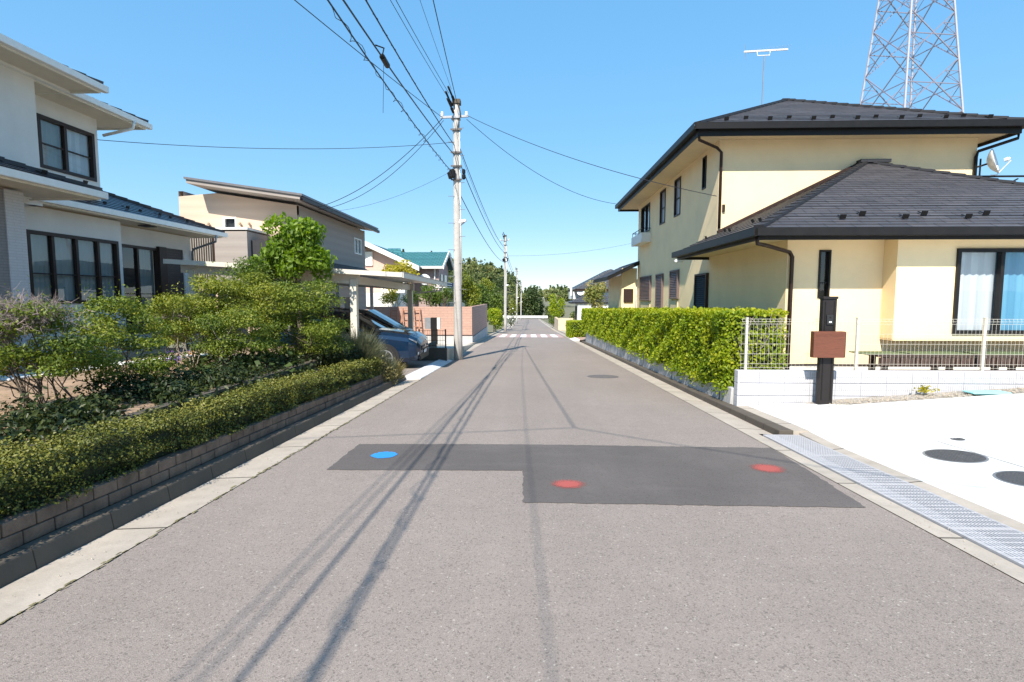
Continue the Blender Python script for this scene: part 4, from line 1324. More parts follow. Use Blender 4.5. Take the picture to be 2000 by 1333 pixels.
# shrubs: (stem base, clumps, leaves ...)
def layered(rng, cx, cy, z0, z1, r, k, sq=.30):
    """flat tiers of foliage, wider in the middle"""
    out = []
    for i in range(k):
        f = (i+.5)/k; z = z0 + (z1-z0)*f; w = r*(.60 + .55*math.sin(math.pi*(.25+.65*f)))
        a0 = rng.uniform(0, 6.28)
        for j in range(5):
            a = a0 + 2*math.pi*j/5 + rng.normal(0, .3); q = w*rng.uniform(.25, .80)
            s = r*rng.uniform(.25, .42)
            out.append((cx+q*math.cos(a), cy+q*math.sin(a), z+rng.normal(0, .05), s, s*rng.uniform(.8, 1.2), s*sq*rng.uniform(.9, 1.6)))
    return out
rr_ = np.random.default_rng(31)
G = 'azalea shrubs in the front garden'
shrub('azalea_shrub', (-4.91, 5.26, .3), layered(rr_, -5.05, 5.3, .66, 1.42, .66, 5), 11500, .038, 'lf_azalea', 41,
      'dark azalea shrub with purple grey dead twigs on top and tall bare stems', group=G, stems=9, stem_r=.016,
      twigs=[(-5.0, 5.15, 1.34, .5, .4, .16, 420), (-5.3, 5.3, 1.2, .4, .35, .16, 200)])
shrub('azalea_shrub', (-5.15, 6.40, .3), layered(rr_, -5.0, 6.4, .50, 1.48, .58, 6), 12000, .038, 'lf_azalea', 42,
      'tiered green azalea shrub standing alone before the wide brown window', group=G, stems=7, stem_r=.014, twigs=[(-5.25, 6.3, 1.0, .3, .3, .2, 50)])
shrub('azalea_shrub', (-5.45, 8.45, .3), layered(rr_, -5.55, 8.5, .85, 1.42, .6, 5), 8000, .040, 'lf_olive', 43,
      'thin stemmed pale shrub before the sliding door', group=G, stems=5, stem_r=.012, bark='bark_pale', twigs=[(-5.75, 8.5, 1.15, .4, .3, .15, 110)])
shrub('azalea_shrub', (-5.3, 9.3, .3), layered(rr_, -5.20, 9.35, .9, 1.78, .85, 7), 17000, .043, 'lf_olive', 44,
      'broad yellow green azalea shrub below the pale feathery tree', group=G, stems=6, stem_r=.016, bark='bark_pale')
shrub('azalea_shrub', (-4.2, 9.9, .22), layered(rr_, -4.15, 9.9, .45, 1.74, .85, 9), 20000, .043, 'lf_azalea', 45,
      'large dense rounded azalea shrub next to the carport post', group=G, stems=6, stem_r=.016)
shrub('azalea_shrub', (-6.6, 9.7, .3), layered(rr_, -6.5, 9.7, .75, 1.3, .62, 4), 5000, .05, 'lf_azalea', 46,
      'small azalea shrub under the dark tiled house corner', group=G, stems=5, stem_r=.012)
shrub('azalea_shrub', (-4.75, 8.3, .3), layered(rr_, -4.65, 8.35, .62, 1.22, .62, 5), 9500, .040, 'lf_azalea', 47,
      'low azalea shrub filling the middle of the garden behind the dark bergenia clump', group=G, stems=5, stem_r=.013, bark='bark_pale')
# the round leafy tree and the feathery small tree behind it
rg = np.random.default_rng(50)
cr = []
for _ in range(34):
    d = rg.normal(size=3); d /= np.linalg.norm(d); q = rg.uniform(.3, .72)
    s = rg.uniform(.26, .40)
    cr.append((-5.58+d[0]*.92*q, 12.8+d[1]*.70*q, 2.69+d[2]*.93*q - .1*(abs(d[0])), s, s, s*.8))
cr += [(-6.35, 12.6, 2.25, .28, .26, .22), (-4.98, 12.9, 2.1, .26, .22, .3), (-6.5, 12.6, 2.0, .3, .3, .2)]
broadleaf('dogwood_tree', (-5.5, 12.75, .1), 2.6, cr, 6200, .135, 'lf_dogwood', 51, 'round bright green leafy tree before the tan house wall', trunk_r=.07, up=.35, wid=.48, droop=.75, shell=.6)
cr = auto_crown(rg, (-6.55, 12.4, 1.95), .95, 14, .75)
broadleaf('feathery_tree', (-6.5, 12.4, .2), 2.2, cr, 3400, .085, 'lf_mid', 52, 'pale feathery small tree in front of the slatted screen', trunk_r=.045, up=.4, wid=.35, droop=.3, shell=.3)
# dark broad leaved clump, ground cover, spiky and dry bushes at the end of the hedge
rng = np.random.default_rng(60)
P = np.stack([rng.normal(-4.9, .42, 420), rng.normal(8.7, .55, 420), .34 + np.abs(rng.normal(0, .13, 420))], 1)
tag(foliage('bergenia_plant', M['lf_dark'], P, .13, rng, None, .35, .75), 'dark broad leaved plants on the ground between the azalea stems', kind='stuff')
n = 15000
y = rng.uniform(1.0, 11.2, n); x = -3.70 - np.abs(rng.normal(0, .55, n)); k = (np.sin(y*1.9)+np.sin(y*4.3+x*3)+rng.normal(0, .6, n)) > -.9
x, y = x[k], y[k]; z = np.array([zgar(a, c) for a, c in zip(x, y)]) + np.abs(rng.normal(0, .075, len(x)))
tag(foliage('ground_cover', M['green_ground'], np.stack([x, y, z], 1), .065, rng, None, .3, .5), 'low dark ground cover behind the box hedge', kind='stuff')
n = 1500
x = rng.uniform(-9, -4.2, n); y = rng.uniform(3.5, 11, n); z = np.array([zgar(a, c) for a, c in zip(x, y)]) + .01
tag(foliage('leaf_litter', M['lf_dry'], np.stack([x, y, z], 1), .04, rng, None, .85, .5), 'dry leaves scattered on the garden soil', kind='stuff')
t = empty('rosemary_bush', (-3.55, 11.3, -.2), 'spiky grey green rosemary bush at the end of the box hedge', 'shrub')
V = []; F = []; T = []
def spikes(cx, cy, z0, r, h, n, lw, rng):
    vs = []; fs = []
    for i in range(n):
        a = rng.uniform(0, 6.283); q = r*math.sqrt(rng.random()); tilt = q/r*1.0 + rng.normal(0, .15)
        p = np.array((cx+q*.6*math.cos(a), cy+q*.6*math.sin(a), z0 + h*rng.uniform(.05, .75)*(1-.45*(q/r)**2)))
        d = nrm((math.cos(a)*math.sin(tilt), math.sin(a)*math.sin(tilt), math.cos(tilt)*1.1)); l = h*rng.uniform(.25, .5)
        s = nrm(np.cross(d, rng.normal(size=3)))*lw
        k = len(vs); vs += [p-s, p+s, p+d*l]; fs.append((k, k+1, k+2))
    return vs, fs
def spike_mesh(name, parent, mat, parts, rng):
    vs = []; fs = []
    for a in parts:
        v, f = spikes(*a, rng); fs += [tuple(q+len(vs) for q in t_) for t_ in f]; vs += v
    b = MB(); b.add(vs, fs); o = b.build(name, M[mat], parent)
    at = o.data.attributes.new('tint', 'FLOAT', 'FACE'); at.data.foreach_set('value', np.random.default_rng(1).random(len(fs)).astype(np.float32))
    return o
rng = np.random.default_rng(62)
spike_mesh('foliage', t, 'lf_grey', [(-3.62, 11.35, -.15, .55, .95, 4200, .006), (-3.95, 10.9, 0, .5, .8, 2400, .006), (-3.25, 11.6, -.3, .40, .62, 1500, .006)], rng)
b = MB()
for _ in range(14): limb(b, (-3.6+rng.normal(0, .1), 11.35+rng.normal(0, .1), -.25), (-3.6+rng.normal(0, .25), 11.35+rng.normal(0, .2), .35), .012, .004, rng, 5)
b.build('stem', M['bark'], t)
shrub('dry_bush', (-3.2, 11.3, -.35), [(-3.22, 11.25, -.10, .33, .36, .26), (-3.08, 11.55, -.22, .28, .3, .22), (-3.3, 11.0, -.15, .22, .25, .2)], 2600, .045, 'lf_dry', 63,
      'brown and cream variegated bush spilling over the end of the edging wall', stems=6, stem_r=.01)
t = empty('grass_tuft', (-2.98, 11.85, -.35), 'straw coloured grass tuft bending towards the road by the driveway', 'grass tuft')
spike_mesh('blades', t, 'lf_dry', [(-3.0, 11.85, -.38, .27, .54, 560, .005)], rng)
# flowers
def flower(x, y, mat, seed, label, n=26, h=.14):
    rng = np.random.default_rng(seed)
    t = empty('flower_plant', (x, y, .3), label, 'flowers', 'bedding flowers along the path')
    P = np.array((x, y, .30+h*.4)) + rng.normal(0, 1, (70, 3))*np.array((.09, .09, .03)); foliage('foliage', M['lf_mid'], P, .05, rng, t)
    b = MB()
    for _ in range(n):
        c = np.array((x, y, .31+h)) + rng.normal(0, 1, 3)*np.array((.08, .08, .025)); s = rng.uniform(.014, .022)
        u = nrm(np.array((-.3, -1, .7)) + rng.normal(0, .35, 3)); a = nrm(np.cross(u, (0, 0, 1))); v = np.cross(a, u)
        pts = [c + s*(math.cos(2*math.pi*k/10)*a + math.sin(2*math.pi*k/10)*v)*(1 if k % 2 else .62) for k in range(10)]
        b.add([c + u*.004] + pts, [(0, 1+k, 1+(k+1) % 10) for k in range(10)])
    b.build('blossoms', M[mat], t)
flower(-6.0, 8.85, 'purple', 1, 'purple pansies in front of the pale stone path', 40)
flower(-6.75, 10.0, 'purple', 2, 'smaller purple flowers behind the stone path', 18)
flower(-6.3, 10.2, 'yellowp', 3, 'single clump of yellow flowers behind the stone path', 22, .25)
flower(-6.25, 9.75, 'orange', 4, 'orange marigolds beside the stone path', 22)
flower(-7.3, 8.2, 'purple', 5, 'purple flowers near the terrace step', 16, .3)

# ------------------------------------------------------------------ white house on the left
LH = empty('white_house', (-11, 9, .3), 'white stucco house with dark blue roofs and brown framed windows above the garden', 'house')
b = MB(); uw = (11.50, 13.02, 4.27, 5.40)
wall_panel(b, 'x', -10.5, -1, 2, 13.14, 3.3, 6.0, [uw]); wall_panel(b, 'y', 13.14, -1, -18, -10.5, 3.3, 6.0)
b.build('wall', M['lstucco'], LH)
b = MB(); wall_panel(b, 'x', -9.75, -1, -2, 10.69, 3.3, 6.0); wall_panel(b, 'y', 10.69, -1, -12, -9.75, 3.3, 6.0); b.build('bay_wall', M['lstucco'], LH)
b = MB(); lw = (10.75, 13.2, 1.34, 2.86)
wall_panel(b, 'x', -10.2, -1, 9.0, 13.33, .2, 3.36, [lw]); b.box(-10.7, 13.15, .2, -10.385, 13.33, 3.36)
b.build('ground_wall', M['lstucco'], LH)
b = MB(); dw = (13.75, 15.36, .50, 2.88)
wall_panel(b, 'x', -10.7, -1, 13.33, 15.46, .2, 3.36, [dw]); wall_panel(b, 'x', -10.7, -1, 15.46, 16.9, 2.93, 3.36); wall_panel(b, 'y', 16.9, -1, -18, -10.7, .0, 3.36)
b.box(-10.86, 16.5, .1, -10.69, 16.95, 2.93)
b.build('end_wall', M['lstucco'], LH)
b = MB(); wall_panel(b, 'x', -10.72, -1, 15.461, 16.5, .1, 2.93); b.build('tiled_panel', M['browntile'], LH)
b = MB(); wall_panel(b, 'x', -9.1, -1, -2, 9.22, .1, 3.36); b.build('tiled_wall', M['greytile'], LH)
b = MB(); wall_panel(b, 'x', -9.08, -1, 9.22, 9.58, .1, 3.36, (), .18, True); wall_panel(b, 'y', 9.58, -1, -10.3, -9.08, .1, 3.36); b.build('tiled_pillar', M['whitetile'], LH)
window(LH, 'x', -10.5, -1, *uw, frame='brown', fw=.075, mull=(.47,), rails=(.48,), back='pane_grey', back2=(.5, 'lace_y'), backd=.03, label='upper two pane window with a white curtain')
window(LH, 'x', -10.2, -1, *lw, frame='brown', fw=.07, mull=(.25, .5, .75), rails=(.42,), back='pane_grey', backd=.02, label='wide four pane window')
window(LH, 'x', -10.7, -1, *dw, frame='brown', fw=.07, mull=(.5,), rails=(.45,), back='room', back2=(.55, 'pane_grey'), backd=.06, label='sliding garden door')
b = MB(); b.box(-10.72, 15.30, .4, -10.60, 15.60, 2.93); b.build('shutter_box', M['brown'], LH)
def left_roof(xe, y0, y1, z, xr, pitch, endhip=True, name='roof', row=.24, zlip=.14, soff=None, hipy=None):
    b = MB(); run = xe - xr; zt = z + pitch*run; yh = y1 - run if endhip else y1
    roof_plane(b, (xe, y0, z), (xe, y1, z), (xr, yh, zt), (xr, y0, zt), row)
    if endhip: roof_plane(b, (xe, y1, z), (xe-2*run, y1, z), (xr, yh, zt), (xr, yh, zt), row)
    o = b.build(name, M['bluetile'], LH)
    b = MB()
    if endhip: hip_cap(b, (xe, y1, z), (xr, yh, zt), .2, .07)
    else: b.bar((xe, y1-.04, z+.02), (xr, y1-.04, zt+.02), .1, .07)
    b.build('ridge_caps', M['bluetile'], o)
    xs = soff if soff is not None else xr
    b = MB(); b.box(xs, y0, z-zlip+.02, xe-.06, y1-.06, z-zlip+.05); b.build('soffit', M['lsoffit'], LH)
    b = MB(); b.box(xe-.06, y0, z-zlip-.02, xe-.03, y1-.03, z-.01)
    b.box(xs, y1-.06, z-zlip-.02, xe-.06, y1-.03, z-.01)
    b.build('fascia', M['cream'], LH)
    b = MB(); gutter_run(b, (xe-.028, y0, z-.005), (xe-.028, y1+.05, z-.005), .11, .12); b.build('gutter', M['white'], LH)
    return o
r1 = left_roof(-9.0, -3, 11.50, 5.93, -13.0, .38, True, soff=-12)
r2 = left_roof(-9.75, 9, 13.88, 5.90, -13.6, .38, True, soff=-13)
r3 = left_roof(-8.33, -3, 10.45, 3.53, -10.45, .36, True, 'porch_roof', soff=-10.1)
r4 = left_roof(-9.75, 8, 17.15, 3.52, -13.9, .40, True, 'lower_roof', soff=-13)
for i in range(4): snow_guard(r3, (-8.78, 8.0+i*.9-(.1), 3.72), (-1, 0, .36))
for i in range(7): snow_guard(r4, (-10.2-.12*(i % 2), 12.4+i*.6, 3.73), (-1, 0, .4))
pipe(LH, [(-9.68, 13.3, 5.78), (-9.7, 13.28, 5.6), (-10.4, 13.2, 5.42)], .035, 'white')
pipe(LH, [(-9.68, 16.6, 3.4), (-9.72, 16.62, 3.2), (-10.55, 16.8, 2.98), (-10.62, 16.85, 2.9), (-10.62, 16.85, .3)], .035, 'grey_metal')
b = MB(); b.box(-10.25, 14.0, 3.34, -9.95, 14.3, 3.365); b.build('soffit_vent', M['room'], LH)

# ------------------------------------------------------------------ drive, carport, cars
def zd(y): return zr(y) + .06
b = MB(); vs = []; fs = []
for y in (12.4, 13.2, 15, 18, 21): vs += [(-10.5, y, zd(y)), (-2.93, y, zr(y)+.05)]
for i in range(4): fs.append((2*i, 2*i+1, 2*i+3, 2*i+2))
b.add(vs, fs); tag(b.build('driveway', M['drive']), kind='structure')
for i in range(6):
    y0 = 12.7 + i*.9; y1 = y0 + .885
    b = MB(); b.hexa([(-2.95, y0, zr(y0)-.02), (-2.58, y0, zr(y0)-.02), (-2.58, y1, zr(y1)-.02), (-2.95, y1, zr(y1)-.02)],
                     [(-2.95, y0, zr(y0)+.095), (-2.58, y0, zr(y0)+.02), (-2.58, y1, zr(y1)+.02), (-2.95, y1, zr(y1)+.095)])
    tag(b.build('kerb_ramp', M['slab'] if 'slab' in M else M.setdefault('slab', concrete('ramp_slab', (.66, .66, .68), None, 1, .05)), bevel=.008), 'pale concrete ramp slab in the row at the carport driveway entrance', 'ramp slab', 'ramp slabs at the driveway')
b = MB(); b.box(-3.67, 17.6, -.9, -2.70, 17.75, -.20); b.box(-3.67, 17.75, -.9, -3.53, 20.6, -.22)
tag(b.build('block_kerb_wall', M['kerb'], bevel=.01), 'low concrete block wall between the driveway and the pale forecourt', 'wall')
b = MB(); vs = []; fs = []
def zf(y): return -.26 + (y-17.75)*(-.072)
b.hexa([(-3.53, 17.75, -1.2), (-2.72, 17.75, -1.2), (-2.72, 20.6, -1.3), (-3.53, 20.6, -1.3)], [(-3.53, 17.75, zf(17.75)), (-2.72, 17.75, zf(17.75)), (-2.72, 20.6, zf(20.6)), (-3.53, 20.6, zf(20.6))])
b.hexa([(-12, 20.6, -1.3), (-2.72, 20.6, -1.3), (-2.95, 29.3, -1.6), (-12, 29.3, -1.6)], [(-12, 20.6, zf(20.6)), (-2.72, 20.6, zf(20.6)), (-2.95, 29.3, zf(29.3)), (-12, 29.3, zf(29.3))])
b.build('forecourt', M['forecourt'])['kind'] = 'structure'
t = empty('wire_fence', (-3.2, 17.68, -.2), 'thin black wire fence on the low concrete block wall', 'fence')
b = MB()
for z in (-.12, .05, .22, .38): b.tube([(-3.6, 17.68, z), (-2.75, 17.68, z)], .006, 4)
for i in range(11): b.tube([(-3.6+i*.085, 17.68, -.15), (-3.6+i*.085, 17.68, .38)], .004, 4)
b.build('mesh_panel', M['black'], t)
for x in (-3.62, -2.74): b = MB(); b.box(x-.02, 17.66, -.22, x+.02, 17.70, .42); b.build('post', M['black'], t)

CP = empty('carport', (-6, 16.8, -.55), 'cream metal carport with a flat roof over two parked cars', 'carport')
def zc(x): return 1.995 + (-3.15-x)*.058
b = MB()
X0c, X1c, Y0c, Y1c = -9.1, -3.15, 13.3, 20.4
b.hexa([(X0c, Y0c, zc(X0c)+.03), (X1c, Y0c, zc(X1c)+.03), (X1c, Y1c, zc(X1c)-.05), (X0c, Y1c, zc(X0c)-.05)], [(X0c, Y0c, zc(X0c)+.07), (X1c, Y0c, zc(X1c)+.07), (X1c, Y1c, zc(X1c)-.01), (X0c, Y1c, zc(X0c)-.01)])
b.build('roof_panel', M['carport_white'], CP)
b = MB(); b.hexa([(X0c-.02, Y0c-.03, zc(X0c)-.02), (X1c+.03, Y0c-.03, zc(X1c)-.02), (X1c+.03, Y0c, zc(X1c)-.02), (X0c-.02, Y0c, zc(X0c)-.02)], [(X0c-.02, Y0c-.03, zc(X0c)+.095), (X1c+.03, Y0c-.03, zc(X1c)+.095), (X1c+.03, Y0c, zc(X1c)+.095), (X0c-.02, Y0c, zc(X0c)+.095)])
b.bar((X1c+.045, Y0c, zc(X1c)+.03), (X1c+.045, Y1c, zc(X1c)-.05), .03, .13)
b.build('fascia', M['carport_white'], CP)
b = MB(); b.bar((X1c+.03, Y0c, zc(X1c)+.10), (X1c+.03, Y1c, zc(X1c)+.02), .09, .02); b.bar((X0c, Y1c, zc(X0c)), (X1c, Y1c, zc(X1c)), .05, .12); b.build('trim', M['grey_metal'], CP)
b = MB()
for y, dz in ((13.65, -.06), (20.15, -.14)):
    b.hexa([(-8.9, y-.05, zc(-8.9)+dz-.16), (-4.3, y-.05, zc(-4.3)+dz-.20), (-4.3, y+.05, zc(-4.3)+dz-.20), (-8.9, y+.05, zc(-8.9)+dz-.16)], [(-8.9, y-.05, zc(-8.9)+dz+.06), (-4.3, y-.05, zc(-4.3)+dz+.06), (-4.3, y+.05, zc(-4.3)+dz+.06), (-8.9, y+.05, zc(-8.9)+dz+.06)])
b.bar((-4.45, 13.7, 1.92), (-4.45, 20.1, 1.84), .09, .2)
for x in (-5.6, -6.7, -7.8): b.bar((x, 13.7, zc(x)-.02), (x, 20.1, zc(x)-.10), .05, .08)
b.build('beams', M['carport_white'], CP)
for x, y in ((-4.45, 13.65), (-4.45, 20.2), (-8.6, 13.65), (-8.6, 20.2)):
    b = MB(); b.box(x-.085, y-.085, zd(y)-.05, x+.085, y+.085, zc(x)-.12); b.build('post', M['carport_white'], CP, bevel=.012)
pipe(CP, [(-3.2, 20.2, 1.9), (-3.3, 20.2, 1.72), (-4.3, 20.2, 1.62)], .025, 'carport_white', 'downpipe')


def make_car(name, pos, L, W, H, paint, label, van=False, tilt=0.0):
    """car with its nose at pos, pointing to +X"""
    root = empty(name, (0, 0, 0), label, 'car')
    h = W/2
    if van:
        st = [(0, .60, .40, .66, .72, 0), (-.07, .76, .28, .80, .88, 0), (-.18, .85, .22, .92, 1.00, 0), (-.38, .872, .20, 1.00, 1.08, 0), (-.50, .875, .20, 1.03, 1.14, 0),
              (-.54, .875, .20, 1.035, 1.16, .70), (-1.42, .875, .20, 1.05, 1.66, .70), (-2.6, .875, .20, 1.05, 1.73, .71), (-3.6, .875, .20, 1.06, 1.73, .71), (-4.4, .87, .22, 1.06, 1.66, .69), (-4.72, .84, .30, 1.0, 1.10, .66), (-4.78, .80, .36, .9, 1.0, .6)]
    else:
        st = [(0, .58, .42, .66, .74, 0), (-.07, .78, .28, .78, .88, 0), (-.27, .89, .22, .88, .99, 0), (-.80, .918, .20, .95, 1.06, 0), (-1.22, .92, .20, .98, 1.10, 0),
              (-1.27, .92, .20, .985, 1.12, .72), (-2.08, .92, .20, 1.0, 1.57, .66), (-2.7, .92, .20, 1.01, 1.64, .67), (-3.6, .92, .20, 1.04, 1.60, .66), (-4.15, .91, .22, 1.06, 1.48, .62), (-4.62, .87, .30, 1.02, 1.08, .62), (-4.70, .80, .38, .9, .95, .55)]
    sx = L/(-st[-1][0]); sw = h/.92 if not van else h/.875; sz = H/(1.655 if not van else 1.745)
    S = []
    for x, hw, zb, zl, zt, rw in st:
        hw *= sw; r6 = (rw*sw if rw else hw*.80)
        sh = zt - (.10 if rw and zt > 1.3 else .035)
        S.append([(0, zb), (hw*.88, zb), (hw*.975, zb+.12), (hw, zb+.32 if zl > zb+.4 else (zb+zl)/2), (hw*.995, zl-.10), (hw*.962, zl), (r6, sh if rw else zt-.03), (r6*.6, zt), (0, zt+.012)])
    def P(i, k, sg=1):
        y, z = S[i][k]; return np.array((st[i][0]*sx, sg*y, z*sz))
    n = len(st)
    body = MB(); glass_w = MB(); glass_b = MB(); GS = {1: MB(), -1: MB()}; PIL = {1: MB(), -1: MB()}
    for sg in (1, -1):
        glass_s = GS[sg]; pil = PIL[sg]
        for i in range(n-1):
            for k in range(8):
                q = [P(i, k, sg), P(i+1, k, sg), P(i+1, k+1, sg), P(i, k+1, sg)]
                if sg < 0: q = q[::-1]
                cab = st[i][5] and st[i+1][5]
                if cab and k == 5 and 5 <= i <= n-3: glass_s.add(q, [(0, 1, 2, 3)])
                elif i == 5 and k >= 6: glass_w.add(q, [(0, 1, 2, 3)])
                elif i == n-3 and k >= 6: glass_b.add(q, [(0, 1, 2, 3)])
                else: body.add(q, [(0, 1, 2, 3)])
        for i in (5, 6, 7, 8, 9):
            if st[i][5]:
                a = P(i, 5, sg); c = P(i, 6, sg)
                pil.bar(a, c, .07 if i in (6,) else .05, .03, up=(0, 1, 0))
        pil.bar(P(5, 6, sg), P(6, 6, sg), .06, .05)
    for e_ in (0, n-1):
        ring = [P(e_, k, 1) for k in range(9)] + [P(e_, k, -1) for k in range(7, 0, -1)]
        body.add(ring, [tuple(range(len(ring)))])
    bo = body.build('body', M[paint], root, smooth=True)
    for sg in (1, -1): PIL[sg].build('pillars', M['plastic'], root); GS[sg].build('side_window', M['carglass'], root)
    glass_w.build('windscreen', M['carglass'], root, smooth=True); glass_b.build('rear_window', M['carglass'], root, smooth=True)
    b = MB()     # cabin interior: seats and dash so that the glass has something behind it
    b.box(-L*.92, -h*.75, .45, -L*.30, h*.75, .85)
    for sy in (-.38, .38): b.box(-L*.56, sy-.24, .8, -L*.50, sy+.24, 1.25); b.box(-L*.80, sy-.24, .8, -L*.75, sy+.24, 1.25)
    b.build('seats', M['room'], root)
    def patch(mat, name, sg, i0, i1, k, f0, f1, off=.010):
        b = MB()
        g = lambda i, f: P(i, k, sg)*(1-f) + P(i, k+1, sg)*f + np.array((.008, sg*off, .004))
        pts = [g(i0, f0), g(i1, f0+.30), g(i1, f1), g(i0, f1)]
        mid = [(pts[0]+pts[1])/2 + np.array((.02, sg*.015, 0)), (pts[3]+pts[2])/2 + np.array((.015, sg*.012, 0))]
        b.add([pts[0], mid[0], mid[1], pts[3], pts[1], pts[2]], [(0, 1, 2, 3), (1, 4, 5, 2)]); b.build(name, M[mat], root)
    for sg in (1, -1):
        patch('lamp', 'headlight', sg, 1, 2, 4, .45, 1.0)
        b = MB(); b.lathe(P(1, 2, sg)*.97 + np.array((.03, 0, .06)), [(.045, 0), (.04, .03)], 12, (1, 0, 0)); b.build('fog_lamp', M['lamp'], root)
        b = MB(); c = P(5, 5, sg) + np.array((-.30, sg*.14, .10)); b._lathe(c + np.array((-.05, 0, 0)), [(.001, 0), (.07, .01), (.09, .06), (.075, .13), (.03, .17)], 10, (1, 0, 0)); b.bar(c, P(5, 5, sg)+np.array((-.32, 0, .02)), .04, .04); b.build('wing_mirror', M[paint], root, smooth=True)
        b = MB(); b.bar(P(3, 5, sg)+np.array((-.5, sg*.004, -.30)), P(8, 5, sg)+np.array((0, sg*.004, -.30)), .012, .02); 
        b.bar(P(1, 1, sg)+np.array((-.3, sg*.03, .10)), P(9, 1, sg)+np.array((0, sg*.03, .10)), .05, .10); b.build('sill_trim', M['plastic'], root)
        for hx in (.46, .68): b = MB(); b.box(-L*hx-.09, sg*(h*.985), .93*sz-.01, -L*hx+.09, sg*(h*.985+.03), .93*sz+.02); b.build('door_handle', M['chrome'], root)
    gl = MB(); gl.box(-.005, -.44*sw, .52*sz, .022, .44*sw, .64*sz); gl.box(-.03, -.60*sw, .26*sz, .012, .60*sw, .44*sz); gl.build('grille', M['plastic'], root, bevel=.01)
    b = MB(); b.box(.02, -.40*sw, .575*sz, .03, .40*sw, .59*sz); b.box(.02, -.07, .60*sz, .032, .07, .64*sz); b.build('chrome_strip', M['chrome'], root)
    b = MB(); b.box(.014, -.165, .42*sz, .026, .165, .51*sz); b.build('number_plate', M['whitepaint'], root)
    for wx in (-.92, -.92-L*.585):
        for sg in (1, -1):
            b = MB(); y0 = sg*(h*1.003)
            b._lathe((wx, sg*h*.90, .335), [(.40, 0), (.40, abs(h*.105))], 24, (0, sg, 0)); b.build('wheel_arch', M['plastic'], root)
            b = MB(); b._lathe((wx, sg*(h*.78), .335), [(.20, 0), (.32, .0), (.335, .03), (.335, .20), (.32, .225), (.235, .23), (.235, .20)], 28, (0, sg, 0)); w = b.build('wheel', M['rubber'], root, smooth=False)
            b = MB(); c = np.array((wx, sg*(h*.78+.205), .335)); b._lathe(c, [(.232, 0), (.232, .018), (.20, .02), (.19, 0)], 24, (0, sg, 0)); b.lathe(c, [(.055, 0), (.045, .03)], 12, (0, sg, 0))
            for k in range(5):
                a = 2*math.pi*k/5; d = np.array((math.cos(a), 0, math.sin(a))); b.bar(c + d*.04 + np.array((0, sg*.012, 0)), c + d*.215 + np.array((0, sg*.012, 0)), .045, .02, up=(0, 1, 0))
            b.build('rim', M['grey_metal'], w)
    root.location = pos; root.rotation_euler = (0, tilt, 0)
    return root
suv = make_car('parked_car', (-3.02, 15.5, zd(15.5)), 4.70, 1.84, 1.66, 'carblue', 'shiny navy blue car parked nose out at the near side of the carport')
mpv = make_car('parked_car', (-3.95, 18.3, zd(18.3)), 4.78, 1.76, 1.76, 'cardark', 'dark people carrier parked on the far side of the carport', True)
c3 = copy_tree(mpv, (-3.4, 42.5, zr(42.5)+.05)); c3['label'] = 'dark car with only its nose showing behind the end of the brick wall'
# laundry hung in the back of the carport
t = empty('hanging_laundry', (-7.2, 19.6, .5), 'pale towels hung on a dark rack inside the carport', 'laundry')
b = MB(); b.tube([(-8.2, 19.6, 1.45), (-6.3, 19.6, 1.45)], .018, 6); b.tube([(-8.2, 19.6, 1.45), (-8.2, 19.6, -.6)], .02, 6); b.tube([(-6.3, 19.6, 1.45), (-6.3, 19.6, -.6)], .02, 6); b.build('rack', M['black'], t)
for i, (x, w_, h_, m_) in enumerate([(-7.35, .45, .75, 'lace'), (-6.75, .35, .8, 'lace'), (-7.9, .4, .9, 'room')]):
    b = MB(); vs = []; fs = []
    for k in range(9): xx = x + w_*k/8; d = .03*math.sin(k*1.7+i); vs += [(xx, 19.58+d, 1.45-h_), (xx, 19.58+d*.3, 1.46)]
    for k in range(8): fs.append((2*k, 2*k+2, 2*k+3, 2*k+1))
    b.add(vs, fs); b.build('towel', M[m_], t, smooth=True)

# undergrowth at the feet of the azaleas, shadow put into its dark leaf colour
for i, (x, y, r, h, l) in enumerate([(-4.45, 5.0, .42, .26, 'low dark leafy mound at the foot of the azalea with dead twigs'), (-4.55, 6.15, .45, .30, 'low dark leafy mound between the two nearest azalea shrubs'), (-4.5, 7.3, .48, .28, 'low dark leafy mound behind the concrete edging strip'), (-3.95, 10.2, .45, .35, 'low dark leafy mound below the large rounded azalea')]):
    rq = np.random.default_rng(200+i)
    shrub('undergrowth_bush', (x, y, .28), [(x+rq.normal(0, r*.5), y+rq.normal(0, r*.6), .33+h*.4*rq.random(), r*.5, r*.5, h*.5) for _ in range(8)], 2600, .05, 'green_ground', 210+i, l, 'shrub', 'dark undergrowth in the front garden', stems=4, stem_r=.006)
# ================================================================== beige house with the shed roof
BH = empty('beige_house', (-11, 22, -.8), 'beige modern house with a tilted shed roof and a slatted screen', 'house')
b = MB(); w1 = (-11.66, -11.14, 3.95, 4.52)
wall_panel(b, 'y', 20.5, 1, -13.35, -8.8, -.9, 4.6, [w1])
b.prism([(-13.35, 20.5, 4.6), (-8.8, 20.5, 4.6), (-8.8, 20.5, 4.95), (-11.9, 20.5, 5.42), (-13.35, 20.5, 5.30)], (0, .18, 0))
b.build('wall', M['beige'], BH)
b = MB(); w2 = (27.2, 28.35, 3.66, 4.47)
wall_panel(b, 'x', -8.8, -1, 20.5, 29.0, -1.0, 4.98, [w2]); wall_panel(b, 'x', -13.35, 1, 20.5, 29, -1, 5.5); wall_panel(b, 'y', 29.0, -1, -13.35, -8.8, -1, 5.0)
b.build('side_wall', M['tansiding'], BH)
window(BH, 'y', 20.5, 1, *w1, frame='white', fw=.06, back='room')
window(BH, 'x', -8.8, -1, *w2, frame='white', fw=.06, mull=(.5,), back='room')
b = MB()
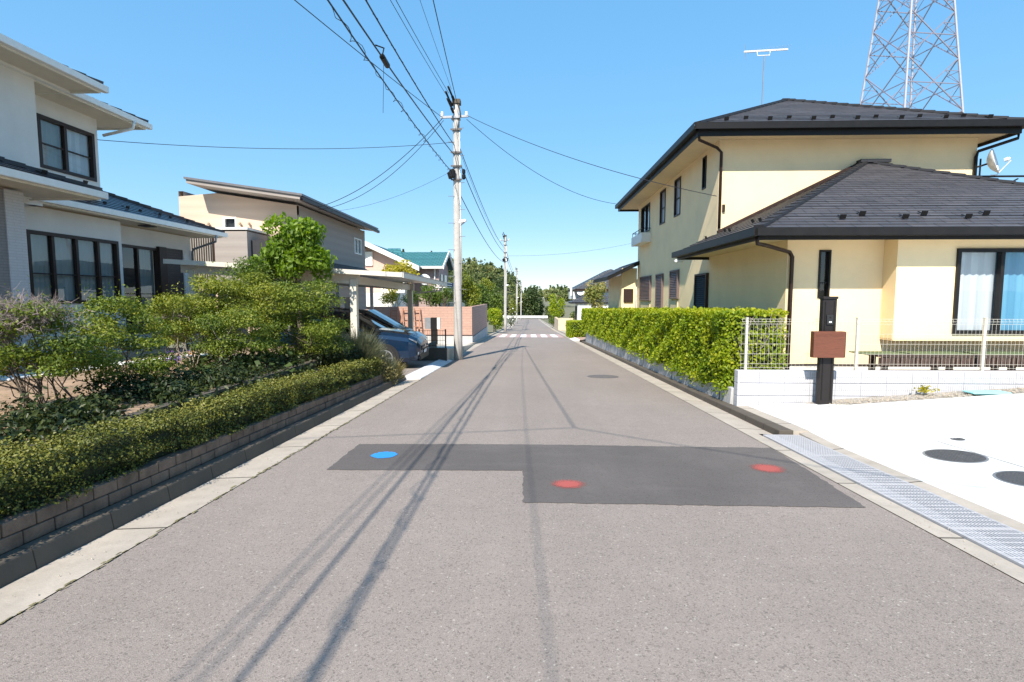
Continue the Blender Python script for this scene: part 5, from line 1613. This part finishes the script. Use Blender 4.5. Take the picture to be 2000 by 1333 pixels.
def zs(x): return 4.985 + (-8.27-x)*.145
for x0, x1, y0, y1, d0, d1, nm, mt in ((-12.45, -8.25, 19.58, 29.4, .02, .15, 'roof', 'tansiding'),):
    b.hexa([(x0, y0, zs(x0)+d0), (x1, y0, zs(x1)+d0), (x1, y1, zs(x1)+d0), (x0, y1, zs(x0)+d0)], [(x0, y0, zs(x0)+d1), (x1, y0, zs(x1)+d1), (x1, y1, zs(x1)+d1), (x0, y1, zs(x0)+d1)])
rf = b.build('roof', M['tansiding'], BH)
b = MB(); x0, x1, y0, y1 = -12.5, -8.18, 19.52, 29.46
b.hexa([(x0, y0, zs(x0)+.152), (x1, y0, zs(x1)+.152), (x1, y1, zs(x1)+.152), (x0, y1, zs(x0)+.152)], [(x0, y0, zs(x0)+.23), (x1, y0, zs(x1)+.23), (x1, y1, zs(x1)+.23), (x0, y1, zs(x0)+.23)])
b.build('metal_covering', M['greyroof'] if 'greyroof' in M else M.setdefault('greyroof', plain('grey_roof_metal', (.17, .16, .165), .45, .3)), rf)
b = MB(); gutter_run(b, (-8.24, 19.5, 5.08), (-8.24, 29.5, 5.08), .11, .13); b.build('gutter', M['brown'], BH)
# balcony with slatted screen and coping
b = MB(); b.box(-12.35, 19.0, -.6, -11.25, 19.1, 3.84); b.build('slatted_screen', M['slat'], BH)
b = MB()
for i in range(13): b.box(-12.34+i*.085, 18.94, -.5, -12.30+i*.085, 19.0, 3.83)
b.build('screen_slats', M['slatb'] if 'slatb' in M else M.setdefault('slatb', plain('screen_slat', (.27, .235, .20), .6)), BH)
b = MB(); b.box(-11.24, 19.02, 2.0, -11.14, 20.5, 3.84); b.build('screen_return', M['brown'], BH)
b = MB(); b.box(-11.13, 18.95, 1.9, -9.95, 20.5, 3.80); b.build('balcony_box', M['tansiding'], BH)
b = MB(); b.box(-12.4, 18.9, 3.85, -9.9, 20.49, 3.93); b.build('coping', M['white'], BH)
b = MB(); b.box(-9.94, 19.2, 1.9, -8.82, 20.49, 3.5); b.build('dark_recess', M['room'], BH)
for x in (-12.2, -10.98, -10.63):
    b = MB(); b._lathe((x, 20.44, 4.25), [(.05, 0), (.055, .03), (.045, .07), (.02, .09)], 10, (.3, -1, .3)); b.tube([(x+.02, 20.46, 4.2), (x+.06, 20.44, 3.95)], .022, 6); b.build('vent_hood', M['ventc'] if 'ventc' in M else M.setdefault('ventc', plain('tan_vent', (.36, .27, .20), .6)), BH, smooth=True)
b = MB(); roof_plane(b, (-7.85, 20.6, 2.62), (-7.85, 28.6, 2.62), (-8.8, 28.6, 3.0), (-8.8, 20.6, 3.0)); b.build('porch_roof', M['darkroof'], BH)
b = MB(); b.hexa([(-8.8, 20.6, 2.55), (-7.86, 20.6, 2.52), (-7.86, 28.6, 2.52), (-8.8, 28.6, 2.55)], [(-8.8, 20.6, 2.98), (-7.86, 20.6, 2.60), (-7.86, 28.6, 2.60), (-8.8, 28.6, 2.98)]); b.build('porch_eave', M['brown'], BH)
b = MB(); b.box(-8.0, 22.2, -.9, -7.86, 22.34, 2.54); b.box(-8.0, 27.0, -1, -7.86, 27.14, 2.54); b.build('porch_post', M['tansiding'], BH)
b = MB(); b.box(-8.82, 23, -.9, -8.76, 24.2, 1.6); b.build('entrance_door', M['room'], BH)

# brick garden wall
t = empty('brick_wall', (-5, 29.4, -1.1), 'tall pinkish red brick garden wall on a grey concrete base', 'wall')
b = MB(); wall_panel(b, 'y', 29.3, 1, -9.6, -3.08, -.60, .94, (), .2); wall_panel(b, 'x', -3.08, -1, 29.3, 40.2, -.70, .94, (), .2); b.build('brickwork', M['redbrick'], t)
b = MB(); b.box(-9.6, 29.28, -1.4, -3.06, 29.52, -.66); b.box(-3.28, 29.52, -1.9, -3.06, 40.2, -.74); b.build('base', M['wall_conc'], t)
b = MB(); b.box(-9.6, 29.285, -.66, -3.065, 29.51, -.60); b.build('dark_course', M['brown'], t)
t = empty('letter_box_post', (-4.8, 27, -.95), 'black letter box post with a pale newspaper box before the brick wall', 'letter box')
b = MB(); b.box(-4.92, 26.95, -1.1, -4.60, 27.1, .44); b.build('panel', M['black'], t)
b = MB(); b.box(-5.22, 26.92, -.13, -4.925, 27.15, .43); b.build('box', M['grey_metal'], t)
b = MB(); b.box(-4.597, 26.92, -.13, -4.45, 27.15, .43); b.build('box', M['cream'], t)
t = empty('wooden_trellis', (-7.2, 28.6, -.9), 'reddish wooden ladder trellis leaning on the brick wall behind the cars', 'trellis')
b = MB()
for i in range(3):
    x = -7.55 + i*.62
    b.bar((x, 28.5, -.95), (x+.08, 29.2, .86), .06, .05); b.bar((x+.45, 28.5, -.95), (x+.40, 29.2, .86), .06, .05)
    for k in range(6): f = .15 + k*.155; b.bar((x+.08*f, 28.5+.7*f, -.95+1.81*f), (x+.45-.05*f, 28.5+.7*f, -.95+1.81*f), .045, .04)
b.build('rails', M['trel'] if 'trel' in M else M.setdefault('trel', plain('trellis_wood', (.33, .16, .10), .8, var=.2)), t)

# ------------------------------------------------------------------ house with teal roof
TH = empty('teal_roof_house', (-9.5, 42, -1.5), 'pink and white house with a teal tiled roof and a small white balcony', 'house')
b = MB(); b.prism([(-14.5, 39.4, -1.6), (-8.6, 39.4, -1.6), (-8.6, 39.4, 3.70), (-11.7, 39.4, 5.15), (-14.5, 39.4, 3.8)], (0, 6.5, 0)); b.build('gable_wall', M['pink'], TH)
b = MB(); zz = .07
def slab(b, p, q, y0, y1, th):
    b.hexa([(p[0], y0, p[1]-th), (q[0], y0, q[1]-th), (q[0], y1, q[1]-th), (p[0], y1, p[1]-th)], [(p[0], y0, p[1]), (q[0], y0, q[1]), (q[0], y1, q[1]), (p[0], y1, p[1])])
slab(b, (-11.7, 5.42), (-7.9, 3.66), 38.75, 46, .12); slab(b, (-15.5, 3.68), (-11.7, 5.42), 38.75, 46, .12); b.build('gable_roof', M['teal'], TH)
b = MB(); slab(b, (-11.7, 5.46), (-7.85, 3.68), 38.6, 38.74, .36); slab(b, (-15.5, 3.66), (-11.7, 5.46), 38.6, 38.74, .36); b.build('bargeboard', M['white'], TH)
b = MB(); b.box(-11.95, 39.28, 3.75, -11.4, 39.398, 4.75); b.build('attic_window', M['white'], TH)
b = MB(); b.box(-10.0, 40.6, -1.6, -6.75, 45.4, 3.85); b.prism([(-6.75, 40.6, 3.85), (-6.75, 45.4, 3.85), (-6.75, 43, 4.75)], (-.2, 0, 0)); b.build('wing_wall', M['mauve'] if 'mauve' in M else M.setdefault('mauve', plain('mauve_siding', (.36, .27, .26), .8)), TH)
b = MB(); roof_plane(b, (-11.2, 40.0, 3.72), (-6.35, 40.0, 3.72), (-6.35, 43, 5.02), (-11.2, 43, 5.02), .3); roof_plane(b, (-6.35, 46, 3.72), (-11.2, 46, 3.72), (-11.2, 43, 5.02), (-6.35, 43, 5.02), .3)
b.add([(-11.4, 41.5, 4.6), (-9.6, 41.5, 4.4), (-10.2, 43, 5.32), (-11.2, 43, 5.32)], [(0, 1, 2, 3)]); b.build('roof', M['teal'], TH)
b = MB(); b.prism([(-6.35, 39.95, 3.52), (-6.35, 39.95, 3.78), (-6.35, 43, 5.10), (-6.35, 46.05, 3.78), (-6.35, 46.05, 3.52), (-6.35, 43, 4.82)], (.08, 0, 0)); b.box(-8.0, 39.9, 3.56, -6.35, 39.98, 3.74); b.build('white_trim', M['white'], TH)
b = MB(); b.box(-6.74, 41.2, 1.7, -6.70, 42.2, 3.2); b.box(-6.74, 43.0, 1.7, -6.70, 44.2, 3.2); b.build('window', M['glass_t'] if 'glass_t' in M else M.setdefault('glass_t', plain('far_window', (.10, .16, .17), .15)), TH)
b = MB(); b.tube([(-7.05, 40.5, 3.6), (-7.05, 40.5, -1)], .05, 6); b.build('downpipe', M['white'], TH)
b = MB(); b.box(-7.0, 40.0, 1.75, -6.1, 43, 1.95)
for z in (2.15, 2.32, 2.5): b.box(-7.0, 39.97, z, -6.1, 40.0, z+.06); b.box(-6.12, 40.0, z, -6.1, 43, z+.06)
for i in range(4): b.box(-7.0+i*.29, 39.97, 1.95, -6.97+i*.29, 40.0, 2.55)
b.build('balcony', M['white'], TH)
b = MB(); b.box(-7.2, 44, -1.6, -5.8, 49, 1.5); b.build('annex_wall', M['cream'], TH)
b = MB(); roof_plane(b, (-7.4, 43.5, 1.75), (-5.6, 43.5, 1.75), (-6.1, 46, 2.6), (-7.4, 46, 2.75), .3); b.box(-7.4, 43.45, 1.55, -5.6, 49, 1.74); b.build('annex_roof', M['purpleroof'] if 'purpleroof' in M else M.setdefault('purpleroof', plain('violet_grey_roof', (.17, .14, .19), .6)), TH)
b = MB(); b.box(-14, 37.2, .30, -8.9, 39.3, 1.75); b.box(-10.6, 38.6, 1.76, -8.9, 39.3, 2.9); b.build('porch_wall', M['white'], TH)
b = MB()
for x in (-13, -11.6, -10.6, -9.7): b.box(x, 37.3, -1.5, x+.12, 37.42, .3)
b.build('porch_post', M['white'], TH)
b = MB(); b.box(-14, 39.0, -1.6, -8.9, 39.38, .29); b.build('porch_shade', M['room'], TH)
t = empty('satellite_dish', (-7.55, 39.5, 2.5), 'small white satellite dish beside the yellow bush', 'satellite dish')
n = nrm((.4, -.9, .3)); c = np.array((-7.6, 39.4, 2.7))
b = MB(); b._lathe(c, [(r_, .16*(r_/.42)**2 - .08) for r_ in (.001, .15, .28, .38, .42)] + [(.42, .10), (.3, .04), (.1, -.05)], 20, n); b.build('reflector', M['porcelain'], t, smooth=True)
b = MB(); b.tube([c, c+np.array((-.05, .5, -.3)), (-7.6, 40.6, 2.3)], .04, 6); b.build('bracket', M['grey_metal'], t)

# ------------------------------------------------------------------ far white house on the right
WH = empty('white_house', (7.5, 64, -2.2), 'low white house with dark roofs beyond the long hedge', 'house')
b = MB(); b.box(6.2, 62, -2.6, 14, 72, 2.55); b.build('wall', M['white'], WH)
b = MB(); roof_plane(b, (5.2, 72.6, 2.35), (5.2, 61.3, 2.35), (9.6, 63.5, 4.7), (9.6, 69, 4.7), .35); roof_plane(b, (5.2, 61.3, 2.35), (15, 61.3, 2.35), (9.6, 63.5, 4.7), (9.6, 63.5, 4.7), .35); b.build('roof', M['darkroof'], WH)
b = MB(); b.box(5.25, 61.35, 2.12, 15, 72.5, 2.34); b.build('eave', M['brown'], WH)
b = MB(); b.box(5.4, 59.2, -2.6, 9.5, 62, .72); b.build('porch_wall', M['white'], WH)
b = MB(); roof_plane(b, (4.6, 63.5, .85), (4.6, 58.9, .85), (6.2, 60.2, 1.6), (6.2, 63.5, 1.6), .35); roof_plane(b, (4.6, 58.9, .85), (10, 58.9, .85), (9.6, 60.2, 1.6), (6.2, 60.2, 1.6), .35); b.box(4.7, 59, .70, 10, 63.5, .84); b.build('porch_roof', M['darkroof'], WH)
b = MB(); b.box(4.9, 62.6, 1.2, 6.2, 62.8, 2.05); b.box(4.9, 62.8, 1.2, 5.05, 66, 2.05); b.build('balcony', M['white'], WH)
b = MB(); b.box(5.28, 60.2, -2.4, 5.39, 61.2, .4); b.box(7.0, 59.14, -2.2, 8.2, 59.2, -.2); b.build('door', M['brown'], WH)
b = MB(); b.box(4.8, 58.2, -2.9, 9.6, 58.6, -1.55); b.build('terrace_wall', M['grey_metal'], WH)
b = MB(); b.tube([(4.9, 62, 1.6), (4.9, 62, 3.0)], .12, 8); b.build('chimney', M['white'], WH)
t = empty('satellite_dish', (6.15, 61.9, 1.7), 'tiny white satellite dish on the far white house', 'satellite dish')
n = nrm((-.2, -1, .3)); c = np.array((5.95, 61.5, 2.0))
b = MB(); b._lathe(c, [(r_, .16*(r_/.42)**2 - .08) for r_ in (.001, .15, .28, .38, .42)] + [(.42, .10), (.3, .04), (.1, -.05)], 18, n); b.build('reflector', M['porcelain'], t, smooth=True)
b = MB(); b.tube([c, c + np.array((.1, .5, -.2))], .04, 6); b.build('bracket', M['grey_metal'], t)
b = MB(); b.box(3.2, 57.6, -2.6, 4.75, 57.9, -.82); b.box(3.2, 57.9, -2.8, 3.45, 66, -1.0)
tag(b.build('garden_wall', plain('tan_wall', (.62, .48, .34), .85)), 'plain tan garden wall before the far white house', 'wall')
b = MB(); b.add([(3.2, 43, zr(43)+.06), (5, 43, zr(43)+.1), (4.6, 57.6, zr(57)+.1), (3.2, 57.6, zr(57)+.06)], [(0, 1, 2, 3)]); tag(b.build('path', plain('dry_verge', (.40, .36, .22), .95, var=.3, vscale=2)), kind='structure')

# ------------------------------------------------------------------ guard wall at the junction, hills
t = empty('guard_rail', (2, 167, -5.3), 'long low white guard rail across the end of the road', 'guard rail')
b = MB(); b.box(-8, 167, -5.2, 6, 167.12, -4.45); b.build('rail', M['white'], t)
for i in range(7): b = MB(); b.box(-7.8+i*2.2, 167.14, -6, -7.65+i*2.2, 167.3, -4.4); b.build('post', M['grey_metal'], t)


def hilltop(x):
    return float(np.interp(x, [-300, -110, -70, -33, -21, -9.5, -3.2, 1, 4, 12, 25, 60, 140], [24, 22, 19.5, 18.0, 16.2, 13.2, 8.4, 3.6, .2, -.5, -1, -1, -1]))
b = MB(); vs = []; fs = []
hx = list(np.linspace(-260, 60, 41)); hy = [172, 178, 188, 200, 215, 240, 290]
for j, y in enumerate(hy):
    for x in hx: vs.append((x, y, -6.6 + max(.2, hilltop(x)+6.6-6.2)*[0, .12, .38, .68, .88, 1.0, .9][j]))
w = len(hx)
for j in range(len(hy)-1):
    for i in range(w-1): fs.append((j*w+i, j*w+i+1, (j+1)*w+i+1, (j+1)*w+i))
b.add(vs, fs); tag(b.build('hills', M['earth'], smooth=True), kind='structure')
rg = np.random.default_rng(90)
Pl = []; Tl = []; Ll = []
def wood(n, xr, yr, topf, hr, wr, k, L, conif=.25):
    for _ in range(n):
        x = rg.uniform(*xr); y = rg.uniform(*yr); h = rg.uniform(*hr); r = h*rg.uniform(*wr)
        top = topf(x, y) + rg.normal(0, .7)
        d = rg.normal(size=(k, 3)); d /= np.linalg.norm(d, axis=1, keepdims=True); d *= (.55+.45*rg.random((k, 1)))
        if rg.random() < conif:
            t = rg.random(k)**.7; a = rg.uniform(0, 6.283, k); rr = r*.6*t*(.6+.4*rg.random(k))
            P = np.stack([x+rr*np.cos(a), y+rr*np.sin(a), top+.8 - h*t], 1); tint = rg.uniform(.05, .3)
        else:
            P = np.array((x, y, top-h*.5)) + d*np.array((r, r, h*.5)); tint = rg.uniform(.15, .85)
            P += .12*r*np.sin(P*1.7)
        Pl.append(P); Tl.append(np.full(k, tint)); Ll.append(np.full(k, L))
def ftop(x, y):
    f = np.interp(y, [172, 188, 205, 240], [.35, .66, .96, 1.0]); return -3.2 + (hilltop(x)+3.2)*f
wood(270, (-95, -4), (176, 236), ftop, (6, 9.5), (.28, .42), 210, 1.0)
wood(60, (-24, 3), (171, 184), lambda x, y: np.interp(x, [-24, -8, 3], [3.0, 1.6, 3.2]), (5, 7.5), (.3, .42), 210, .9, .1)
wood(30, (3, 40), (172, 186), lambda x, y: -3.2, (2.5, 3.5), (.4, .5), 150, .8, .1)
P = np.concatenate(Pl); T = np.concatenate(Tl); LL = np.concatenate(Ll)
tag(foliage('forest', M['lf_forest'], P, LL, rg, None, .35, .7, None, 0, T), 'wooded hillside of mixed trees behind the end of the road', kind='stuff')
Pl = []; Tl = []; Ll = []
wood(170, (-30, 190), (395, 460), lambda x, y: 7.4 + np.interp(y, [395, 460], [0, 2.4]) + .6*math.sin(x*.09), (9, 13), (.3, .45), 80, 2.4, .5)
P = np.concatenate(Pl); T = np.concatenate(Tl); LL = np.concatenate(Ll)
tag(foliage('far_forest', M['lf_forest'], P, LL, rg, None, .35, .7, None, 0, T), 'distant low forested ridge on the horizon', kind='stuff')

# ------------------------------------------------------------------ trees and bushes of the middle distance
def bush(px, py, rpx, Y, mat, seed, label, name='bush', cat='bush', n=900, L=None, sq=1.0, hpx=None, ground=None, group='bushes and small trees along the street', tr=.05):
    """helper taking the size seen in the photo and the real distance"""
    k = Y/1050; X = (px-1032)*k; z = 1.5 + (580-py)*k; r = rpx*k; hz = (hpx or rpx)*k
    rng = np.random.default_rng(seed); cr = []
    for _ in range(13):
        d = rng.normal(size=3); d /= np.linalg.norm(d); q = rng.uniform(.3, .68); s = rng.uniform(.32, .5)
        cr.append((X+d[0]*r*q, Y+d[1]*r*q, z+d[2]*hz*q, r*s, r*s, hz*s))
    g = (zr(Y)-.1) if ground is None else ground
    return broadleaf(name, (X, Y, g), max(.3, z-g), cr, n, L or max(.09, r*.16), mat, seed, label, cat, group, tr, nl=5, shell=.35)
bush(776, 545, 44, 36, 'lf_yellow', 101, 'golden yellow bush in front of the teal roofed house', 'golden_bush', n=1700, hpx=36)
bush(760, 578, 24, 33, 'lf_yellow', 102, 'yellow green bush seen under the carport roof', n=900, hpx=20)
bush(803, 582, 22, 32, 'lf_mid', 103, 'light green bush between the carport post and the golden bush', n=800)
bush(838, 577, 34, 33.5, 'lf_mid', 104, 'bright green bush above the brick wall, just beyond the carport', n=1300, hpx=24)
bush(874, 578, 24, 33, 'lf_mid', 105, 'pale green bush above the brick wall, close to the utility pole', n=900)
bush(914, 572, 30, 46, 'lf_olive', 106, 'olive green tree behind the utility pole', 'garden_tree', 'tree', n=2000, hpx=42)
bush(935, 584, 34, 52, 'lf_mid', 107, 'olive green tree rising behind the corner of the brick wall', 'garden_tree', 'tree', n=2200, hpx=38)
bush(950, 566, 26, 90, 'lf_olive', 108, 'yellowish olive tree on the slope below the wooded hill', 'garden_tree', 'tree', n=1300, hpx=26)
bush(964, 588, 26, 58, 'lf_mid', 109, 'fresh green tree left of the second pole', 'garden_tree', 'tree', n=1800, hpx=38)
bush(967, 622, 24, 50, 'lf_hedge', 110, 'round bright yellow green clipped bush before the second pole', n=2200, hpx=24)
bush(948, 616, 15, 46, 'lf_hedge', 111, 'small yellow green bush against the end of the brick wall', n=500, hpx=18)
bush(998, 626, 10, 64, 'lf_dark', 112, 'dark bush with white flowers beside the second pole', n=600, hpx=20)
bush(1003, 604, 12, 80, 'lf_olive', 113, 'dull green bush near the third pole', n=600, hpx=26)
bush(978, 560, 20, 110, 'lf_dark', 114, 'dark green tree at the foot of the wooded hill', 'garden_tree', 'tree', n=900, hpx=34)
bush(1040, 592, 25, 172, 'lf_dark', 115, 'tall dark tree beyond the end of the road', 'garden_tree', 'tree', n=3200, hpx=40)
bush(1086, 601, 20, 75, 'lf_hedge', 116, 'rounded green tree on the right verge', 'garden_tree', 'tree', n=2000, hpx=29)
bush(1081, 628, 14, 70, 'lf_mid', 117, 'low green bush at the foot of the rounded verge tree', n=500, hpx=9)
bush(1166, 578, 33, 52, 'lf_red', 118, 'airy pinkish green tree before the far white house', 'garden_tree', 'tree', n=1500, hpx=32)
bush(1203, 578, 10, 40, 'lf_mid', 119, 'slim leafy tree next to the yellow annex wall', 'garden_tree', 'tree', n=500, hpx=20)
for i, (px, l) in enumerate(((838, 'small standard tree with a dark trunk behind the brick wall, nearer the carport'), (866, 'small standard tree with a dark trunk behind the brick wall, nearer the utility pole'))):
    bush(px, 572, 11, 30.2, 'lf_mid', 130+i, l, 'standard_tree', 'tree', n=260, hpx=9, ground=-.2, tr=.06)
# white blossoms on the dark bush
rng = np.random.default_rng(140)
P = np.array((-2.05, 63.2, -1.0)) + rng.normal(0, 1, (40, 3))*np.array((.3, .3, .6))
tag(foliage('blossoming_branches', M['blos'] if 'blos' in M else M.setdefault('blos', plain('white_petal', (.75, .75, .72), .8)), P, .16, rng, None, .1, 1), 'white blossoms on the dark bush by the second pole', 'blossom')

# ================================================================== utility poles and wires
def utility_pole(pos, top, label, main=False, r0=.155, r1=.105):
    x, y, z0 = pos
    t = empty('utility_pole', pos, label, 'utility pole', 'utility poles along the street')
    b = MB(); n = 10
    b.tube([(x, y, z0-.2 + (top-z0+.2)*i/n) for i in range(n+1)], [r0 + (r1-r0)*i/n for i in range(n+1)], 20); b.build('shaft', M['pole'], t, smooth=True)
    h = top-z0
    b = MB()
    for i in range(int((h-2.2)/.45)):
        z = z0 + 2.0 + i*.45; s = 1 if i % 2 else -1; rr = r0 + (r1-r0)*(z-z0)/h
        b.tube([(x+s*rr*.55, y-rr*.8, z), (x+s*(rr+.16), y-rr*.8-.03, z+.0)], .010, 5)
    b.build('step_bolts', M['grey_metal'], t)
    b = MB(); b.bar((x-.52, y-.05, top-.56), (x+.42, y-.05, top-.52), .06, .07); b.bar((x-.02, y-.15, top-.58), (x-.02, y+.15, top-.58), .30, .05); b.build('crossarm', M['grey_metal'], t)
    for dx, dz in ((-.47, 0), (.35, 0)):
        b = MB(); b.lathe((x+dx, y-.05, top-.50), [(.03, -.03), (.062, .0), (.035, .03), (.06, .06), (.03, .09), (.045, .12)], 12); b.build('insulator', M['porcelain'], t, smooth=True)
    for i, (dx, z) in enumerate(((-.06, top-.02), (-.14, top-.18), (-.09, top-.40))):
        b = MB(); a = np.array((x+dx, y-.05, z)); c = a + np.array((-.12, -.55, .26)); b.tube([a, a+(c-a)*.3, a+(c-a)*.35, c], [.045, .05, .032, .036], 8); b.build('line_insulator', M['black'], t)
    b = MB(); b.box(x-.12, y-.14, top-.12, x+.15, y+.14, top+.02); b.tube([(x+.08, y-.1, top-.1), (x+.16, y-.1, top-.45), (x+.06, y-.12, top-.9)], .02, 6); b.build('pole_cap', M['kerb'], t)
    b = MB(); rr = .15; b.tube([(x+.11, y-.09, top-1.0), (x+.15, y-.10, z0+2.6)], .022, 6); b.build('conduit', M['white'], t, smooth=True)
    b = MB()
    for z in (top-1.0, top-1.75, top-2.2, top-2.65): b._lathe((x, y, z), [(r1+.035, 0), (r1+.035, .05)], 18, (0, 0, 1)); b.bar((x-.18, y-.15, z+.02), (x+.2, y-.15, z+.02), .04, .05)
    b.build('bands', M['rustiron'], t)
    b = MB(); b.tube([(x-.2, y-.17, top-2.62), (x-.2, y-.19, top-2.46), (x-.1, y-.1, top-2.28)], [.05, .11, .04], 10); b.lathe((x-.12, y-.22, top-2.6), [(.03, 0), (.11, .05), (.11, .25), (.03, .3)], 12); b.build('splice_box', M['black'], t)
    b = MB(); b.lathe((x+.25, y-.1, top-2.62), [(.03, 0), (.065, .04), (.065, .16), (.04, .17), (.04, .19), (.06, .2), (.06, .31), (.02, .35)], 12); b.build('junction_box', M['black'], t)
    b = MB(); zl = z0 + 4.72; b.tube([(x+.1, y-.05, zl-.1), (x+.28, y-.28, zl-.02)], .022, 6); l = b.build('street_light', M['grey_metal'], t)
    b = MB(); b.hexa([(x+.10, y-.42, zl-.06), (x+.36, y-.50, zl-.01), (x+.38, y-.34, zl-.01), (x+.12, y-.26, zl-.06)], [(x+.12, y-.40, zl+.06), (x+.34, y-.47, zl+.07), (x+.36, y-.36, zl+.07), (x+.14, y-.28, zl+.06)]); b.build('lamp_head', M['porcelain'], l, bevel=.02)
    return t
PT = [(-2.45, 18.65, zr(18.65), 8.07), (-2.36, 55, zr(55), 7.66), (-2.12, 98, zr(98), 6.53), (-1.9, 138, zr(138), 5.07)]
PL = ['nearest concrete utility pole with a lamp and cables, at the carport driveway', 'second utility pole down the road, by the zebra crossing', 'third utility pole down the road', 'farthest utility pole near the white guard rail']
for (x, y, z, tp_), l in zip(PT, PL): utility_pole((x, y, z), tp_, l)


def wire(name, a, c, sag, r, label, group='overhead wires', extra=None, n=36):
    a = np.array(a, float); c = np.array(c, float)
    pts = [a + (c-a)*i/n - np.array((0, 0, 4*sag*(i/n)*(1-i/n))) for i in range(n+1)]
    b = MB(); b.tube(pts, r, 5); o = b.build(name, M['wire'], None, smooth=True)
    tag(o, label, 'wire', group)
    if extra:
        k = MB()
        if extra == 'spiral':      # loose lashing wound round the cable
            m = 420; q = []
            for i in range(m+1):
                u = i/m; p = a + (c-a)*u - np.array((0, 0, 4*sag*u*(1-u))); ph = u*2*math.pi*58; rr = .036 + .02*math.sin(u*90)
                q.append(p + np.array((rr*math.cos(ph), 0, rr*math.sin(ph) - .03)))
            k.tube(q, .0048, 4)
        elif extra == 'spacer':    # clips along a bundled line
            for i in range(62):
                u = (i+.5)/62; p = a + (c-a)*u - np.array((0, 0, 4*sag*u*(1-u))); k.tube([p+np.array((-.03, 0, .03)), p+np.array((.05, 0, -.06))], .008, 4)
        x = k.build('lashing' if extra == 'spiral' else 'spacers', M['wire'], o, smooth=True)
    return o
YB_ = -18.35
wire('service_cable', (-2.9, 18.6, 7.5), (-9.56, YB_, 7.5), .7, .010, 'thin cable slanting alone across the sky left of the cable bundle')
wire('telecom_cable', (-2.6, 18.6, 5.7), (-1.75, YB_, 5.7), .9, .011, 'lowest cable wrapped in loose spiral lashing, ending at the black splice box', extra='spiral')
o = wire('telecom_cable', (-2.5, 18.55, 6.25), (-2.55, YB_, 6.25), .9, .014, 'thick smooth cable carrying a small splice closure overhead')
b = MB(); u = (18.55-9.6)/(18.55-YB_); p = np.array((-2.5, 18.55, 6.25)) + np.array((-.05, YB_-18.55, 0))*u - np.array((0, 0, 4*.9*u*(1-u)))
d = nrm(np.array((-.05, YB_-18.55, 1.0)))
b.tube([p-d*.3, p-d*.24, p+d*.1, p+d*.16], [.02, .05, .05, .02], 10); b.tube([p+d*.1, p+d*.35+np.array((.1, 0, .02)), p+d*.5], .012, 5); b.tube([p, p+np.array((-.03, 0, -.9))], .004, 4); b.build('splice_closure', M['black'], o)
wire('power_cable', (-2.52, 18.6, 6.6), (-2.16, YB_, 6.6), .9, .013, 'heavy double cable with regular clips below the pole top', extra='spacer')
wire('power_cable', (-2.66, 18.1, 8.0), (-3.58, YB_, 8.0), .8, .007, 'left wire of the close pair going to the pole top')
wire('power_cable', (-2.62, 18.1, 8.12), (-3.50, YB_, 8.12), .8, .008, 'right wire of the close pair going to the pole top')
wire('power_cable', (-2.53, 18.1, 8.24), (-1.32, YB_, 8.24), .8, .0055, 'steep single wire reaching the very top of the pole')
J = np.array((-1.34, -.6, 7.75))
wire('ground_wire', (-2.45, 18.6, 8.12), J, .12, .012, 'faint thin wire rightmost of the wires above the pole')
wire('ground_wire', J, J + np.array((-14, -2.0, -.2)), .3, .009, 'street crossing wire overhead, running left from its joint')
wire('ground_wire', J, J + np.array((9, -5.6, -.2)), .3, .009, 'street crossing wire overhead, running right from its joint')
wire('service_drop', (-2.08, 18.6, 7.57), (4.55, 13.41, 3.92), .25, .009, 'service wire from the pole to the downpipe corner of the yellow house')
wire('service_drop', (-2.1, 18.6, 7.45), (3.86, 23.9, 5.50), .55, .009, 'service wire from the pole to the far eave of the yellow house')
wire('service_drop', (-2.9, 18.6, 7.5), (-8.2, 21.0, 4.95), .45, .012, 'upper of the two service wires sagging to the shed roof house')
wire('service_drop', (-2.88, 18.62, 7.42), (-8.2, 21.1, 4.88), .62, .010, 'lower of the two service wires sagging to the shed roof house')
wire('service_drop', (-2.5, 18.6, 6.7), (-10.5, 13.13, 5.3), .22, .008, 'long flat wire crossing the sky to the white house window corner')
wire('service_drop', (-2.6, 18.6, 5.75), (-8.25, 21.3, 4.80), .3, .005, 'faint thin wire from the splice box towards the shed roof house')
for i in range(3):
    a = PT[i]; c = PT[i+1]
    for dz, dx, r, l in ((-1.1, .05, .014, 'upper power line'), (-1.5, .0, .017, 'middle clipped cable'), (-2.4, -.1, .016, 'lower telecom cable')):
        wire('span_wire', (a[0]+dx, a[1]+.1, a[3]+dz-.3), (c[0]+dx, c[1]-.1, c[3]+dz-.3), .55, r*(1+i*.4), l + [' from the nearest pole to the second pole', ' from the second pole to the third pole', ' from the third pole to the farthest pole'][i], n=20)
wire('service_drop', (-2.2, 55, 5.6), (13, 58, 7.6), .5, .010, 'faint wire from the second pole to the right over the far white house')
wire('service_drop', (-2.3, 18.6, 6.3), (-2.1, 55, 6.6), .9, .006, 'faint slack wire between the nearest and second poles')
